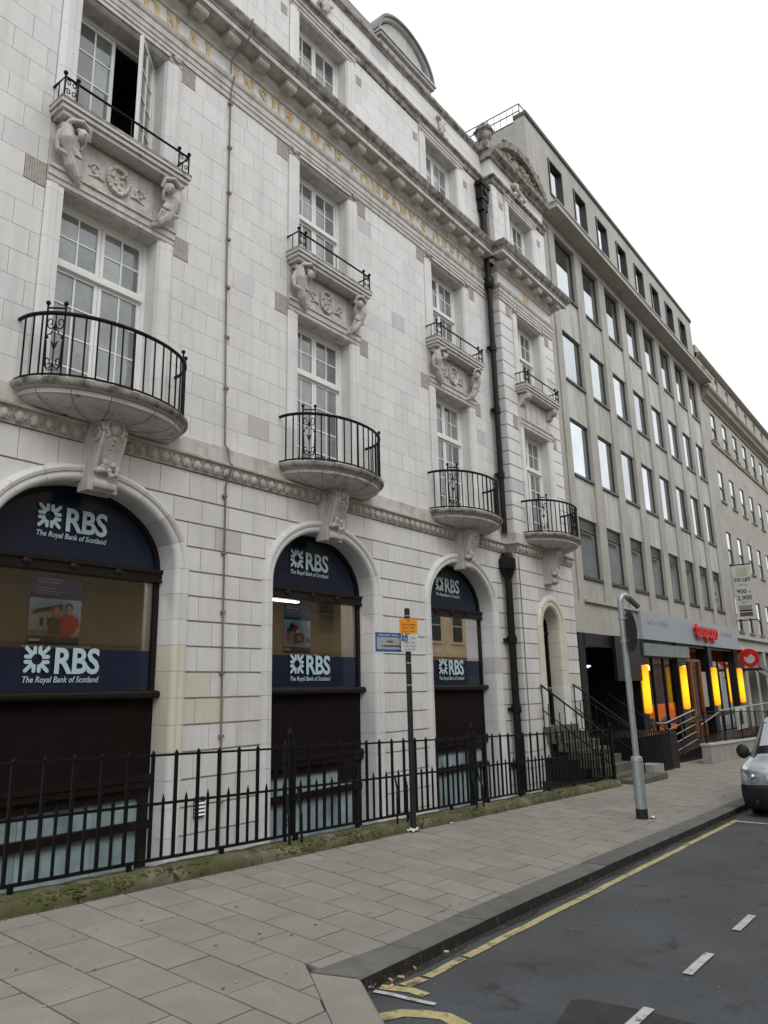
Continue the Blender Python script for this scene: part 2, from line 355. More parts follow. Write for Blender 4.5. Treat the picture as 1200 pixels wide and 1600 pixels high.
# kerb stones
kerb = MB(); kb = None
def kstone(a, b, c, d, h=.004, mt=None):
    """a,b outer edge; d,c inner edge"""
    m = MB(); top = [a, b, c, d]
    e = .012
    m.add([(x, y, gz(x, y) + h - (.012 if i < 2 else 0)) for i, (x, y) in enumerate(top)] + [(x, y, rz(x) - .05) for x, y in top]
          + [(a[0] + (d[0] - a[0]) * .06, a[1] + (d[1] - a[1]) * .06, gz(*a) + h), (b[0] + (c[0] - b[0]) * .06, b[1] + (c[1] - b[1]) * .06, gz(*b) + h)],
          [(8, 9, 2, 3), (0, 1, 9, 8), (0, 4, 5, 1), (1, 5, 6, 2, 9), (2, 6, 7, 3), (3, 7, 4, 0, 8)])
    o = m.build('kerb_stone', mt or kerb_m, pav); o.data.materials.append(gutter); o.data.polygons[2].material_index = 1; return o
x = 4.52
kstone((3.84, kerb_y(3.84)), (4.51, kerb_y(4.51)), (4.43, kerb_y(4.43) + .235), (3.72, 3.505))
while x < 42:
    L = random.choice((.72, .85, .9, .95)); xb = min(x + L, 42)
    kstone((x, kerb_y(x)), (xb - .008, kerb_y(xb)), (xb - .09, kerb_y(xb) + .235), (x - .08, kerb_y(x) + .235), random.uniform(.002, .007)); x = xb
# flank of the build-out, running towards the viewer
pa = [(3.825, 3.195), (3.52, 2.86), (3.36, 2.70)]
def fl(t, off): return (1.9 + (t + 4) * .2097 - off, t)
q0 = [(3.715, 3.49), (3.82, 3.19), (3.60, 2.86), (3.43, 2.90)]
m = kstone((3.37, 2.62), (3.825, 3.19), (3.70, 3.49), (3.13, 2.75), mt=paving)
t = 2.60
while t > -3.5:
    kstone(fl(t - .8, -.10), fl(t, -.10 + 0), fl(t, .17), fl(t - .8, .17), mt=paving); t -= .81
# ---- litter
lit = [('cigarette_end', (4.02, 3.13), (.62, .40, .22)), ('cigarette_end', (4.22, 3.16), (.6, .38, .2)), ('cigarette_end', (4.40, 3.20), (.55, .36, .2)), ('cigarette_end', (4.13, 3.19), (.6, .4, .25)), ('cigarette_end', (4.83, 3.22), (.62, .55, .45))]
names = ['by the white paper in the gutter corner', 'lying nearest the first bend of the yellow line', 'by the kerb beside the broken yellow line', 'in the gutter between two others', 'lying farthest along the gutter']
for i, (nm, (x, y), c) in enumerate(lit):
    mt = mat('filter_%d' % i, c, rough=.8, bump=0); a = random.uniform(0, 3)
    m = MB(); m.tube([(x, y, rz(x) + .012), (x + .02 * math.cos(a), y + .02 * math.sin(a), rz(x) + .012)], .008, 7)
    m.tube([(x + .02 * math.cos(a), y + .02 * math.sin(a), rz(x) + .012), (x + .045 * math.cos(a), y + .045 * math.sin(a), rz(x) + .012)], .0075, 7)
    tag(m.build('cigarette_end', mt), 'orange cigarette end ' + names[i], 'litter', 'cigarette ends in the gutter')
paper = mat('paper', (.62, .62, .62), rough=.8, bump=0)
def scrap(x, y, z, s, lab, seed):
    rnd = random.Random(seed); m = MB(); N = 5; vs = []
    for i in range(N):
        for j in range(N):
            vs.append((x + (i / (N - 1) - .5) * s + rnd.uniform(-.1, .1) * s, y + (j / (N - 1) - .5) * s * .7 + rnd.uniform(-.1, .1) * s, z + .004 + rnd.uniform(0, .28) * s))
    m.add(vs, [(i * N + j, i * N + j + 1, (i + 1) * N + j + 1, (i + 1) * N + j) for i in range(N - 1) for j in range(N - 1)])
    o = tag(m.build('paper_scrap', paper), lab, 'litter'); so = o.modifiers.new('t', 'SOLIDIFY'); so.thickness = .002
scrap(3.96, 3.24, rz(3.95), .085, 'crumpled white paper in the gutter at the kerb corner', 1)
scrap(8.16, 5.90, gz(8.1, 5.9), .16, 'torn white paper at the foot of the black sign pole', 2)
scrap(9.05, 5.90, gz(9.05, 5.9), .05, 'small white scrap on the flags beside the mossy coping', 3)
scrap(11.56, 4.02, gz(11.5, 4.0), .14, 'flat white scrap beside the grey post on the pavement', 4)
# ================================================================== BANK BUILDING
FY = 8.0; PY = 7.72
BAYS = [(4.70, 0.), (8.86, 0.), (13.02, 0.)]; PC = 16.5
bank = thing('bank_building', 'grand white glazed stone bank with arched windows, iron balconies and gold lettering', 'building', (9.3, 8.0, -.3))
ROWS_G = [4.59, 4.20] + [3.87 - .33 * i for i in range(19)]
ROWS_U = [5.05 + .33 * i for i in range(19)]
ROWS_A = [12.30 + .33 * i for i in range(7)]
EA, EB, SPR = 1.20, .90, 3.22
blocks = []   # (score, verts, faces, tint)
def tintpick(x=0, z=9):
    r = random.random()
    if z < 1.95 and abs(x - 6.25) < .36 and z > 1.2: return 1.
    if r < .014: return .76
    if r < .13: return .62
    return random.uniform(.02, .5)
def addblock(poly, y0, y1, t=None, mi=None):
    m = MB(); cx = sum(p[0] for p in poly) / len(poly); cz = sum(p[1] for p in poly) / len(poly)
    m.xz(poly, y0 + random.uniform(0, .003), y1, tintpick(cx, cz) if t is None else t)
    d = (cx * cx + 64 + (cz - 1.6) ** 2)
    if cx < 3.35 or cx + .18 * max(0, cz - 4) < 3.5 : d += 4000
    blocks.append((d, m.v, m.f, m.t))
def row_blocks(xa, xb, z0, z1, L, off, yf, yb, gap=.008, gv=.004, clipf=None, t=None):
    x = xa; first = True
    while x < xb - 1e-4:
        xe = x + (off if first and off > .02 else L); first = False
        if xe > xb - .12: xe = xb
        a, b = x + (gv if x > xa else 0), xe - (gv if xe < xb else 0)
        if clipf:
            ns = 10; pts = [(a + (b - a) * i / ns, max(z0 + gap / 2, clipf(a + (b - a) * i / ns))) for i in range(ns + 1)]
            pts = [(px, min(pz, z1 - gap / 2)) for px, pz in pts]
            if max(z1 - gap / 2 - pz for px, pz in pts) > .03:
                while len(pts) > 2 and pts[0][1] > z1 - gap / 2 - .004 and pts[1][1] > z1 - gap / 2 - .004: pts.pop(0)
                while len(pts) > 2 and pts[-1][1] > z1 - gap / 2 - .004 and pts[-2][1] > z1 - gap / 2 - .004: pts.pop()
                addblock(pts + [(pts[-1][0], z1 - gap / 2 + .001), (pts[0][0], z1 - gap / 2 + .001)], yf, yb, t)
        else: addblock([(a, z0 + gap / 2), (b, z0 + gap / 2), (b, z1 - gap / 2), (a, z1 - gap / 2)], yf, yb, t)
        x = xe
XL = .45
# ground floor piers
def arch_z(x):
    z = -9
    for c, _ in BAYS:
        d = abs(x - c)
        if d < EA + .17: z = max(z, SPR + (EB + .17) * math.sqrt(max(0, 1 - (d / (EA + .17)) ** 2)))
    return z
piers = [(XL, 4.70 - 1.385), (4.70 + 1.385, 8.86 - 1.385), (8.86 + 1.385, 13.02 - 1.385), (13.02 + 1.385, 15.0)]
for i in range(len(ROWS_G) - 1):
    z1, z0 = ROWS_G[i], ROWS_G[i + 1]
    off = .23 if i % 2 else 0
    if z0 >= SPR - .03: row_blocks(XL, 15.0, z0, z1, .47, off, FY - .002, FY + .06, gap=.026, clipf=arch_z)
    else:
        for a, b in piers: row_blocks(a, b, z0, z1, .47, off, FY - .002, FY + .06, gap=.026)
# upper wall, solid strips between the bays
strips = [(XL, 4.70 - .94), (4.70 + .94, 8.86 - .94), (8.86 + .94, 13.02 - .94), (13.02 + .94, 15.0)]
vent_x = []
for c, _ in BAYS: vent_x += [(c - 1.205, c - .94), (c + .94, c + 1.205)]
for rows, vz in ((ROWS_U, (8, 17)), (ROWS_A, ())):
    for i in range(len(rows) - 1):
        for a, b in strips:
            segs = [(a, b)]
            if i in vz: segs = [(a + (.268 if a > 1 else 0), b - (.268 if b < 14.9 else 0))]
            for s0, s1 in segs: row_blocks(s0, s1, rows[i], rows[i + 1], .425, .21 if i % 2 else 0, FY, FY + .05, gap=.0055, gv=.0028)
# parapet
for i, (z0, z1) in enumerate(((14.52, 14.86), (14.86, 15.2))): row_blocks(XL, 15.0, z0, z1, .6, .3 * i, FY - .02, FY + .05, gap=.007)
# pavilion : rusticated with grooves all the way up
PX0, PX1 = 15.0, 18.0
def parch(x):
    d = abs(x - PC); return 2.95 + (.74) * math.sqrt(max(0, 1 - (d / .72) ** 2)) if d < .72 else -9
for i in range(len(ROWS_G) - 1):
    z1, z0 = ROWS_G[i], ROWS_G[i + 1]
    ct = (lambda: 1. if (random.random() < .55 and -.5 < z0 < 4.2) else None)
    if z0 >= 2.9: row_blocks(PX0, PX1, z0, z1, .5, .25 if i % 2 else 0, PY, PY + .06, gap=.026, clipf=parch)
    else:
        row_blocks(PX0, PC - .72, z0, z1, .5, .3 if i % 2 else 0, PY, PY + .06, gap=.026)
        row_blocks(PC + .72, PX1, z0, z1, .5, .3 if i % 2 else 0, PY, PY + .06, gap=.026, t=None if i % 2 else .9)
for i in range(len(ROWS_U) - 1):
    for a, b in ((PX0, PC - .90), (PC + .90, PX1)):
        row_blocks(a, b, ROWS_U[i], ROWS_U[i + 1], .9 if i % 2 else .6, 0, PY, PY + .06, gap=.026)
for i in range(len(ROWS_A) - 1):
    for a, b in ((PX0, PC - .90), (PC + .90, PX1)): row_blocks(a, b, ROWS_A[i], ROWS_A[i + 1], .5, .25 if i % 2 else 0, PY, PY + .06, gap=.007)
row_blocks(PX0, PX1, 14.52, 15.05, .6, 0, PY, PY + .06, gap=.007)
blocks.sort(key=lambda b: b[0]); rest = MB()
for i, (d, v, f, t) in enumerate(blocks):
    if i < 300:
        m = MB(); m.add(v, f, t[0]); m.build('stone_block', faience, bank)
    else: rest.add(v, f, t[0])
o = rest.build('stone_blocks', faience, bank); o['kind'] = 'stuff'
# core wall behind the blocks (mortar shows in the joints), with openings left free
core = MB(); YB = 8.9
for a, b in piers: core.box(a, b, FY + .022, YB, -2.6, SPR)
for (a, b) in [(XL, 15.0)]:
    N = 140; prev = None
    for i in range(N):
        xa = a + (b - a) * i / N; xb = a + (b - a) * (i + 1) / N; z = max(SPR, arch_z((xa + xb) / 2) + .0)
        core.box(xa, xb, FY + .022, FY + .4, z, 5.06)
for a, b in strips: core.box(a, b, FY + .012, YB, 5.06, 15.2)
for c, _ in BAYS: core.box(c - .94, c + .94, FY + .1, FY + .3, 7.84, 8.62); core.box(c - .94, c + .94, FY + .1, FY + .3, 10.86, 12.40); core.box(c - .94, c + .94, FY + .1, FY + .3, 14.13, 15.2); core.box(c - .94, c + .94, FY + .1, FY + .45, 4.9, 5.10)
for a, b in ((PX0 + .002, PC - .72), (PC + .72, PX1)): core.box(a, b, PY + .022, YB, -2.6, 2.95)
for i in range(50):
    xa = PX0 + .002 + (PX1 - PX0 - .002) * i / 50; xb = PX0 + .002 + (PX1 - PX0 - .002) * (i + 1) / 50; core.box(xa, xb, PY + .022, FY + .3, max(2.95, parch((xa + xb) / 2)), 5.06)
for a, b in ((PX0 + .002, PC - .9), (PC + .9, PX1)): core.box(a, b, PY + .022, YB, 5.06, 15.1)
core.box(PC - .9, PC + .9, PY + .1, PY + .3, 7.84, 8.62); core.box(PC - .9, PC + .9, PY + .1, PY + .3, 10.86, 12.40); core.box(PC - .9, PC + .9, PY + .1, PY + .3, 14.13, 15.1); core.box(PC - .9, PC + .9, PY + .1, PY + .4, 4.9, 5.1)
core.build('wall', mortar, bank)
# quoin faces on the pavilion's return (seen from the left)
for rows in (ROWS_G[::-1], ROWS_U, ROWS_A, [14.52, 15.05]):
    for i in range(len(rows) - 1):
        z0, z1 = rows[i], rows[i + 1]; gp = .026 if rows is not ROWS_A else .007
        q = MB(); q.box(PX0 - .025, PX0 + .02, PY + .012, FY + .02, z0 + gp / 2, z1 - gp / 2, random.uniform(.02, .5)); q.build('return_stone', faience, bank)
# end wall and back of the building
q = MB(); q.box(XL - .02, XL, FY + .02, 20, -2.6, 15.2); q.box(XL, 18.0, 11.95, 12.0, -2.6, 15.2); q.build('rear_wall', faience, bank)
# dark rooms behind upper windows
for c, yy in [(b[0], FY) for b in BAYS] + [(PC, PY)]:
    for z0, z1 in ((5.1, 7.8), (8.86, 10.82), (12.45, 14.1)): q = MB(); q.box(c - .93, c + .93, yy + 1.1, yy + 1.14, z0, z1); q.build('room_back', dark_in, bank)
# ------------------------------------------------------------------ mouldings run along the front, breaking forward at the pavilion
def run(name, prof, m, x0=XL, x1=PX0, pav=True, t=0.):
    """prof: closed (out,z) polygon, out = distance in front of the wall"""
    q = MB(); mo = max(a for a, b in prof)
    q.yz([(FY - a, b) for a, b in prof], x0, PX0 - (.0 if pav else 0), t)
    if pav:
        # mitred return: offset sections
        n = len(prof); vs = []
        for a, b in prof:   # along pavilion front, with ends pulled out
            vs.append((PX0 - max(a, 0) - .003, PY - a - .002, b))
        for a, b in prof: vs.append((PX1 + (max(a, 0) if mo > .3 else 0), PY - a - .002, b))
        q.add(vs, [tuple(range(n))[::-1], tuple(range(n, 2 * n))] + [(i, (i + 1) % n, n + (i + 1) % n, n + i) for i in range(n)], t)
        vs = [(PX0 - max(a, 0) - .003, PY - a - .002, b) for a, b in prof] + [(PX0 - max(a, 0) - .003, FY + .02, b) for a, b in prof]
        q.add(vs, [(i, (i + 1) % n, n + (i + 1) % n, n + i) for i in range(n)], t)
    return q.build(name, m, bank)
sc = run('string_course', [(-.05, 4.59), (.03, 4.59), (.035, 4.61), (.085, 4.765), (.125, 4.77), (.13, 4.80), (.06, 4.83), (.055, 5.04), (.02, 5.06), (-.05, 5.06)], stone_trim)
# egg-and-dart on it
q = MB(); x = XL + .1
while x < 14.9:
    if min(abs(x - c) for c, _ in BAYS) > .23:
        q.ball((x, FY - .062, 4.685), .052, 6, 1, .75, 1.35)
        q.tube([(x - .062, FY - .045, 4.75), (x - .058, FY - .07, 4.68), (x - .03, FY - .06, 4.625), (x + .03, FY - .06, 4.625), (x + .058, FY - .07, 4.68), (x + .062, FY - .045, 4.75)], .013, 4)
        q.tube([(x + .0875, FY - .085, 4.75), (x + .0875, FY - .05, 4.62)], [.016, .006], 4)
    x += .175
o = q.build('egg_ornament', stone_trim, sc, smooth=True); o['kind'] = 'stuff'
q = MB(); x = PX0 + .08
while x < 17.95:
    if abs(x - PC) > .25: q.ball((x, PY - .062, 4.685), .052, 6, 1, .75, 1.35)
    x += .175
o = q.build('egg_ornament', stone_trim, sc, smooth=True); o['kind'] = 'stuff'
run('architrave', [(-.05, 10.99), (.02, 10.99), (.02, 11.08), (.035, 11.085), (.035, 11.17), (.05, 11.175), (.05, 11.28), (.075, 11.31), (.09, 11.36), (.09, 11.385), (-.05, 11.385)], stone_trim)
q = MB(); q.box(XL, PX0, FY + .006, FY + .08, 11.38, 11.80, .3); q.box(PX0, PX1, PY + .006, PY + .08, 11.38, 11.8, .3); q.box(PX0 - .012, PX0 + .02, PY + .01, FY + .02, 11.38, 11.8, .3)
frz = q.build('frieze', faience, bank)
cor = run('cornice', [(-.05, 11.75), (.02, 11.75), (.04, 11.80), (.10, 11.86), (.10, 11.985), (.36, 11.985), (.36, 12.075), (-.05, 12.30)], stone_trim)
run('cornice_gutter', [(.30, 12.08), (.372, 12.085), (.38, 12.12), (.43, 12.16), (.475, 12.235), (.48, 12.265), (.40, 12.275), (-.04, 12.33), (-.04, 12.12)], stone_grime)
k = 0
while True:
    xm = 1.877 + .648 * k; k += 1
    if xm > 14.85: break
    m = MB(); m.yz([(FY - .10, 11.865), (FY - .27, 11.865), (FY - .30, 11.90), (FY - .30, 11.955), (FY - .32, 11.96), (FY - .32, 11.984), (FY - .10, 11.984)], xm - .12, xm + .12, .3); m.build('modillion', stone_trim, cor)
for xm in (15.05, 15.62, 16.2, 16.8, 17.38, 17.95):
    m = MB(); m.yz([(PY - .10, 11.865), (PY - .27, 11.865), (PY - .30, 11.90), (PY - .30, 11.955), (PY - .32, 11.96), (PY - .32, 11.984), (PY - .10, 11.984)], xm - .12, xm + .12, .3); m.build('modillion', stone_trim, cor)
m = MB(); m.box(PX0 - .32, PX0 - .1, 7.74, 7.9, 11.865, 11.984); m.build('modillion', stone_trim, cor)
run('attic_string', [(-.05, 14.30), (.03, 14.30), (.05, 14.34), (.06, 14.40), (.12, 14.43), (.13, 14.475), (.10, 14.49), (-.05, 14.53)], stone_grime)
run('parapet_coping', [(-.06, 15.19), (.04, 15.19), (.05, 15.215), (.11, 15.25), (.115, 15.33), (.06, 15.36), (-.30, 15.36), (-.30, 15.19)], stone_grime, x1=PX0, pav=False)
q = MB(); q.box(XL, PX0, FY + .05, FY + .30, 14.5, 15.2); q.build('parapet', faience, bank)
# ------------------------------------------------------------------ gilded serif lettering
def seg(mb, pts, w, lay):
    """flat stroke, pts in letter space -> list of quads"""
    for i in range(len(pts) - 1):
        a, b = Vector(pts[i]), Vector(pts[i + 1]); d = (b - a)
        if d.length < 1e-6: continue
        d.normalize(); wa = w[i] if isinstance(w, list) else w; wb = w[i + 1] if isinstance(w, list) else w
        n = Vector((-d.y, d.x)); e = d * .01
        mb.append([a - e + n * wa / 2, b + e + n * wb / 2, b + e - n * wb / 2, a - e - n * wa / 2])
TK, TN = .235, .12
def arc(cx, cy, rx, ry, a0, a1, n=10): return [(cx + rx * math.cos(R(a0 + (a1 - a0) * i / n)), cy + ry * math.sin(R(a0 + (a1 - a0) * i / n))) for i in range(n + 1)]
def glyph(ch):
    q = []; W = .7
    def st(x, w=TK, top=True, bot=True):
        seg(q, [(x, 0), (x, 1)], w, 0)
        if top: seg(q, [(x - w / 2 - .07, .97), (x + w / 2 + .07, .97)], .06, 0)
        if bot: seg(q, [(x - w / 2 - .07, .03), (x + w / 2 + .07, .03)], .06, 0)
    def ring(cx, cy, rx, ry, a0, a1):
        p = arc(cx, cy, rx, ry, a0, a1, 16); w = [TN + (TK - TN) * abs(math.cos(R(a0 + (a1 - a0) * i / 16))) for i in range(17)]; seg(q, p, w, 0)
    if ch == 'I': st(.16); W = .32
    elif ch == 'N': st(.12, TN); st(.66, TN); seg(q, [(.12, .97), (.66, .03)], TK, 0); W = .8
    elif ch == 'A': seg(q, [(.36, 1), (.10, 0)], TN, 0); seg(q, [(.36, 1), (.64, 0)], TK, 0); seg(q, [(.2, .33), (.55, .33)], TN, 0); seg(q, [(0, .03), (.2, .03)], .06, 0); seg(q, [(.5, .03), (.78, .03)], .06, 0); W = .76
    elif ch == 'T': st(.36, TK, False); seg(q, [(.03, .95), (.69, .95)], .09, 0); seg(q, [(.05, .95), (.05, .78)], .06, 0); seg(q, [(.67, .95), (.67, .78)], .06, 0); W = .72
    elif ch == 'O': ring(.40, .5, .32, .46, 0, 360); W = .82
    elif ch == 'L': st(.16); seg(q, [(.16, .05), (.56, .05)], .09, 0); seg(q, [(.55, .03), (.55, .24)], .07, 0); W = .62
    elif ch == 'S':
        seg(q, [(.50, .78), (.47, .9), (.30, .96), (.14, .88), (.10, .74), (.18, .61), (.32, .52), (.46, .42), (.53, .28), (.46, .1), (.30, .04), (.12, .10), (.08, .24)], [TN, TN, TN, .12, .15, TK, TK, TK, .15, .12, TN, TN, TN], 0); W = .62
    elif ch == 'U': seg(q, [(.16, 1), (.16, .35), (.22, .14), (.38, .05), (.54, .12), (.60, .35), (.60, 1)], [TK, TK, .15, TN, TN, TN, TN], 0); seg(q, [(.0, .97), (.32, .97)], .06, 0); seg(q, [(.5, .97), (.7, .97)], .06, 0); W = .74
    elif ch in 'RP':
        st(.16); p = [(.16, .95)] + arc(.36, .73, .18, .22, 90, -90, 10) + [(.16, .51)]; seg(q, p, [TN] + [TN + (TK - TN) * abs(math.sin(math.pi * i / 10)) for i in range(11)] + [TN], 0); W = .6
        if ch == 'R': seg(q, [(.36, .5), (.62, .03)], TK, 0); W = .72
    elif ch == 'C': ring(.42, .5, .34, .46, 55, 305); seg(q, [(.62, .95), (.62, .72)], .06, 0); W = .72
    elif ch in 'EF':
        st(.16); seg(q, [(.16, .95), (.54, .95)], .08, 0); seg(q, [(.53, .97), (.53, .78)], .06, 0); seg(q, [(.16, .52), (.44, .52)], .07, 0); seg(q, [(.44, .62), (.44, .42)], .05, 0); W = .62
        if ch == 'E': seg(q, [(.16, .05), (.56, .05)], .08, 0); seg(q, [(.56, .03), (.56, .24)], .06, 0)
    elif ch == 'M': st(.12, TN); st(.84, TK); seg(q, [(.12, .97), (.46, .05)], TK, 0); seg(q, [(.46, .05), (.82, .97)], TN, 0); W = 1.0
    elif ch == 'Y': seg(q, [(.36, 0), (.36, .46)], TK, 0); seg(q, [(.36, .46), (.10, 1)], TK, 0); seg(q, [(.36, .46), (.62, 1)], TN, 0); seg(q, [(.22, .03), (.5, .03)], .06, 0); seg(q, [(0, .97), (.24, .97)], .06, 0); seg(q, [(.52, .97), (.74, .97)], .06, 0); W = .74
    elif ch == "'": seg(q, [(.08, 1), (.05, .76)], [.12, .05], 0); W = .16
    return q, W
GC = {}
def word(txt, xa, xb, z=11.41, h=.305, y=FY):
    ws = [glyph(c)[1] for c in txt]; tot = sum(ws) * h; gap = (xb - xa - tot) / max(1, len(txt) - 1); x = xa
    for c, w in zip(txt, ws):
        if c not in GC:
            q = MB()
            for i, p in enumerate(glyph(c)[0]):
                d = -.010 - .0004 * (i % 7); q.xz([(a.x * h, a.y * h) for a in p], d, .012)
            GC[c] = q.mesh('letter')
        place('letter', GC[c], gold, frz, (x, y, z)); x += w * h + gap
word('NATIONAL', 3.62, 6.26); word('INSURANCE', 6.66, 9.36); word("COMPANY'S", 9.64, 12.22); word('OFFICES', 12.52, 14.62)
m = MB(); m.box(PC - .14, PC + .14, PY - .004, PY + .01, 11.45, 11.72); pl = m.build('gilt_panel', gold, frz)
# ------------------------------------------------------------------ arch surrounds in stones
AP = [(.205, 8.02), (.205, 7.965), (.185, 7.93), (.15, 7.918), (.115, 7.93), (.10, 7.955), (.085, 7.95), (.06, 7.945), (.03, 7.955), (.008, 7.98), (0, 8.02), (0, 8.36), (.1, 8.36), (.1, 8.05)]
def arch_stone(c, a, b, spr, pts_t, tint, dy=0., prof=AP):
    """pts_t: list of path params ; path: ('j',side,z) or ('a',deg)"""
    q = MB(); n = len(prof); secs = []
    for p in pts_t:
        sec = []
        for off, yy in prof:
            if p[0] == 'j': sec.append((c + p[1] * (a + off), yy + dy, p[2]))
            else: sec.append((c + (a + off) * math.cos(R(p[1])), yy + dy, spr + (b + off) * math.sin(R(p[1]))))
        secs.append(sec)
    vs = [v for s in secs for v in s]; m = len(secs)
    fs = [tuple(range(n))[::-1], tuple((m - 1) * n + i for i in range(n))]
    for j in range(m - 1):
        for i in range(n): fs.append((j * n + i, j * n + (i + 1) % n, (j + 1) * n + (i + 1) % n, (j + 1) * n + i))
    q.add(vs, fs, tint); return q.build('arch_stone', stone_trim if False else faience, bank, smooth=True, angle=35)
for ci, (c, _) in enumerate(BAYS):
    for sd in (-1, 1):
        z = SPR; i = 0
        while z > -2.2:
            zb = z - .33; tn = tintpick(0, 9)
            if ci == 0 and sd == 1 and .9 < zb < 1.95: tn = 1.
            arch_stone(c, EA, EB, SPR, [('j', sd, z - .002), ('j', sd, zb + .002)], tn); z = zb
    N = 9
    for i in range(N):
        a0, a1 = 180 * i / N, 180 * (i + 1) / N
        arch_stone(c, EA, EB, SPR, [('a', a0 + .12 + (a1 - a0 - .24) * j / 4) for j in range(5)], tintpick(0, 9))
PP = [(o * .93, y - .28) for o, y in AP]
PP = [(min(o * 1.45, .28), y) for o, y in PP]
for sd in (-1, 1):
    z = 2.95
    while z > .2:
        arch_stone(PC, .45, .48, 2.95, [('j', sd, z - .002), ('j', sd, z - .33 + .002)], 1. if z > 1.7 else .3, prof=PP); z -= .33
for i in range(5): arch_stone(PC, .45, .48, 2.95, [('a', 36 * i + .3 + 35.4 * j / 4) for j in range(5)], 1., prof=PP)
# ------------------------------------------------------------------ window surrounds, upper floors (built for one bay, then copied)
def surround(c, y, half, out, zlo, zhi, step=.66):
    s = out - .69 if half == .69 else out - half
    z = zlo
    while z < zhi - .01:
        zb = min(z + step, zhi)
        for sd in (-1, 1):
            prof = [(half, y + .36), (half, y + .02), (half + .025, y - .03), (half + .095, y - .03), (half + .11, y - .048), (half + .20, y - .048), (out, y - .02), (out, y + .12), (half + .1, y + .36)]
            q = MB(); q.xy([(c + sd * a, b) for a, b in prof], z + .002, zb - .002, random.choice((.1, .3, .45, .62, .2))); q.build('jamb_stone', faience, bank)
        z = zb
def lintel(c, y, half, out, z0, z1):
    q = MB(); q.yz([(y + .36, z0), (y + .01, z0), (y - .03, z0 + .03), (y - .03, z0 + .09), (y - .05, z0 + .1), (y - .05, z1 - .05), (y - .075, z1 - .04), (y - .075, z1), (y + .36, z1)], c - out, c + out, .3); q.build('lintel', stone_trim, bank)
    for i in range(4):
        s0 = c - half + 2 * half * i / 4
BB = [(c, FY) for c, _ in BAYS] + [(PC, PY)]
for i, (c, y) in enumerate(BB):
    out = .935 if i < 3 else .895
    surround(c, y, .69, out, 5.06, 7.80); surround(c, y, .66, out, 8.86, 10.82); surround(c, y, .68, out, 12.33, 14.08)
    lintel(c, y, .69, out, 7.80, 8.04); lintel(c, y, .66, out, 10.82, 10.99); lintel(c, y, .68, out, 14.08, 14.30)
    # panel behind the carving
    q = MB(); q.box(c - out, c + out, y - .012, y + .3, 8.04, 8.64, .3); q.box(c - .55, c + .55, y - .03, y, 8.08, 8.60, .4); q.build('carved_panel', stone_trim, bank)
    # rosettes above second floor window
    q = MB()
    for dx in (-.82, .82): q.lathe((c + dx, y - .05, 10.93), [(.055, 0), (.06, -.02), (.03, -.035), (.012, -.045)], 10, 0, 'y')
    q.box(c - .7, c + .7, y - .062, y - .04, 10.875, 10.935, .3); q.build('rosette_band', stone_trim, bank)
# ------------------------------------------------------------------ first-floor balcony: bowed stone slab, iron rail
C0, Y0 = 4.70, FY
mortar_d = mat('dark_joint', (.07, .06, .05), rough=.95, bump=0)
BW, BD = 1.13, .80
def bow(a, w=BW, d=BD): return (C0 + w * math.cos(R(a)), Y0 - d * abs(math.sin(R(a))) ** .9)
def bow_ring(w, d, z, n=28): return [(C0 + w * math.cos(math.pi * i / n), Y0 - d * max(0, math.sin(math.pi * i / n)) ** .9, z) for i in range(n + 1)]
secs = [(.40, .24, 4.815), (.66, .42, 4.818), (.83, .555, 4.825), (.93, .635, 4.85), (.985, .68, 4.88), (1.015, .705, 4.905), (1.02, .71, 4.912), (1.045, .735, 4.912), (1.05, .74, 4.958), (1.03, .72, 4.962), (1.03, .72, 4.972), (1.09, .77, 4.985), (1.13, .805, 5.005), (1.145, .82, 5.03), (1.14, .82, 5.06), (1.11, .79, 5.075), (.1, .08, 5.085)]
q = MB(); n = 29; vs = []
for w, d, z in secs: vs += bow_ring(w, d, z)
fs = [(j * n + i, j * n + i + 1, (j + 1) * n + i + 1, (j + 1) * n + i) for j in range(len(secs) - 1) for i in range(n - 1)]
fs += [tuple(range(n))[::-1], tuple((len(secs) - 1) * n + i for i in range(n))]
q.add(vs, fs)
balc = q.build('balcony', balc_stone, bank, smooth=True, angle=28)
q = MB()      # dark stained rim
secs2 = [(1.105, .782, 4.985), (1.135, .81, 5.002), (1.15, .825, 5.03), (1.147, .825, 5.062), (1.115, .79, 5.079)]; vs = []
for w, d, z in secs2: vs += bow_ring(w, d, z)
q.add(vs, [(j * n + i, j * n + i + 1, (j + 1) * n + i + 1, (j + 1) * n + i) for j in range(len(secs2) - 1) for i in range(n - 1)])
q.build('stained_rim', stone_grime, balc, smooth=True)
for a_ in (22, 48, 74, 106, 132, 158):
    q = MB(); q.tube([(C0 + w * math.cos(R(a_)), Y0 - d * math.sin(R(a_)) ** .9 - .001, z - .0005) for w, d, z in secs[:9]], .0032, 5); q.build('joint', mortar_d, balc)
RW, RD, ZT, ZB = 1.08, .76, 5.86, 5.115
def rp(a, z): x, y = C0 + RW * math.cos(R(a)), Y0 - RD * math.sin(R(a)) ** .9 if a not in (0, 180) else Y0; return (x, y, z)
q = MB(); q.tube([rp(a, ZT) for a in range(0, 181, 6)], .024, 8); q.build('handrail', iron, balc, smooth=True)
q = MB(); q.tube([rp(a, ZB) for a in range(0, 181, 6)], .014, 6); q.build('bottom_rail', iron, balc, smooth=True)
PAN = [(28, 41), (139, 152)]
angs = [8, 17, 24.5] + [46 + 7.9 * i for i in range(12)] + [155.5, 163, 172]
for a in angs:
    q = MB(); big = abs(a - 93.4) < 1
    q.tube([rp(a, ZB - (.04 if big else 0)), rp(a, ZT)], .018 if big else .0118, 6); q.build('railing_bar', iron, balc)
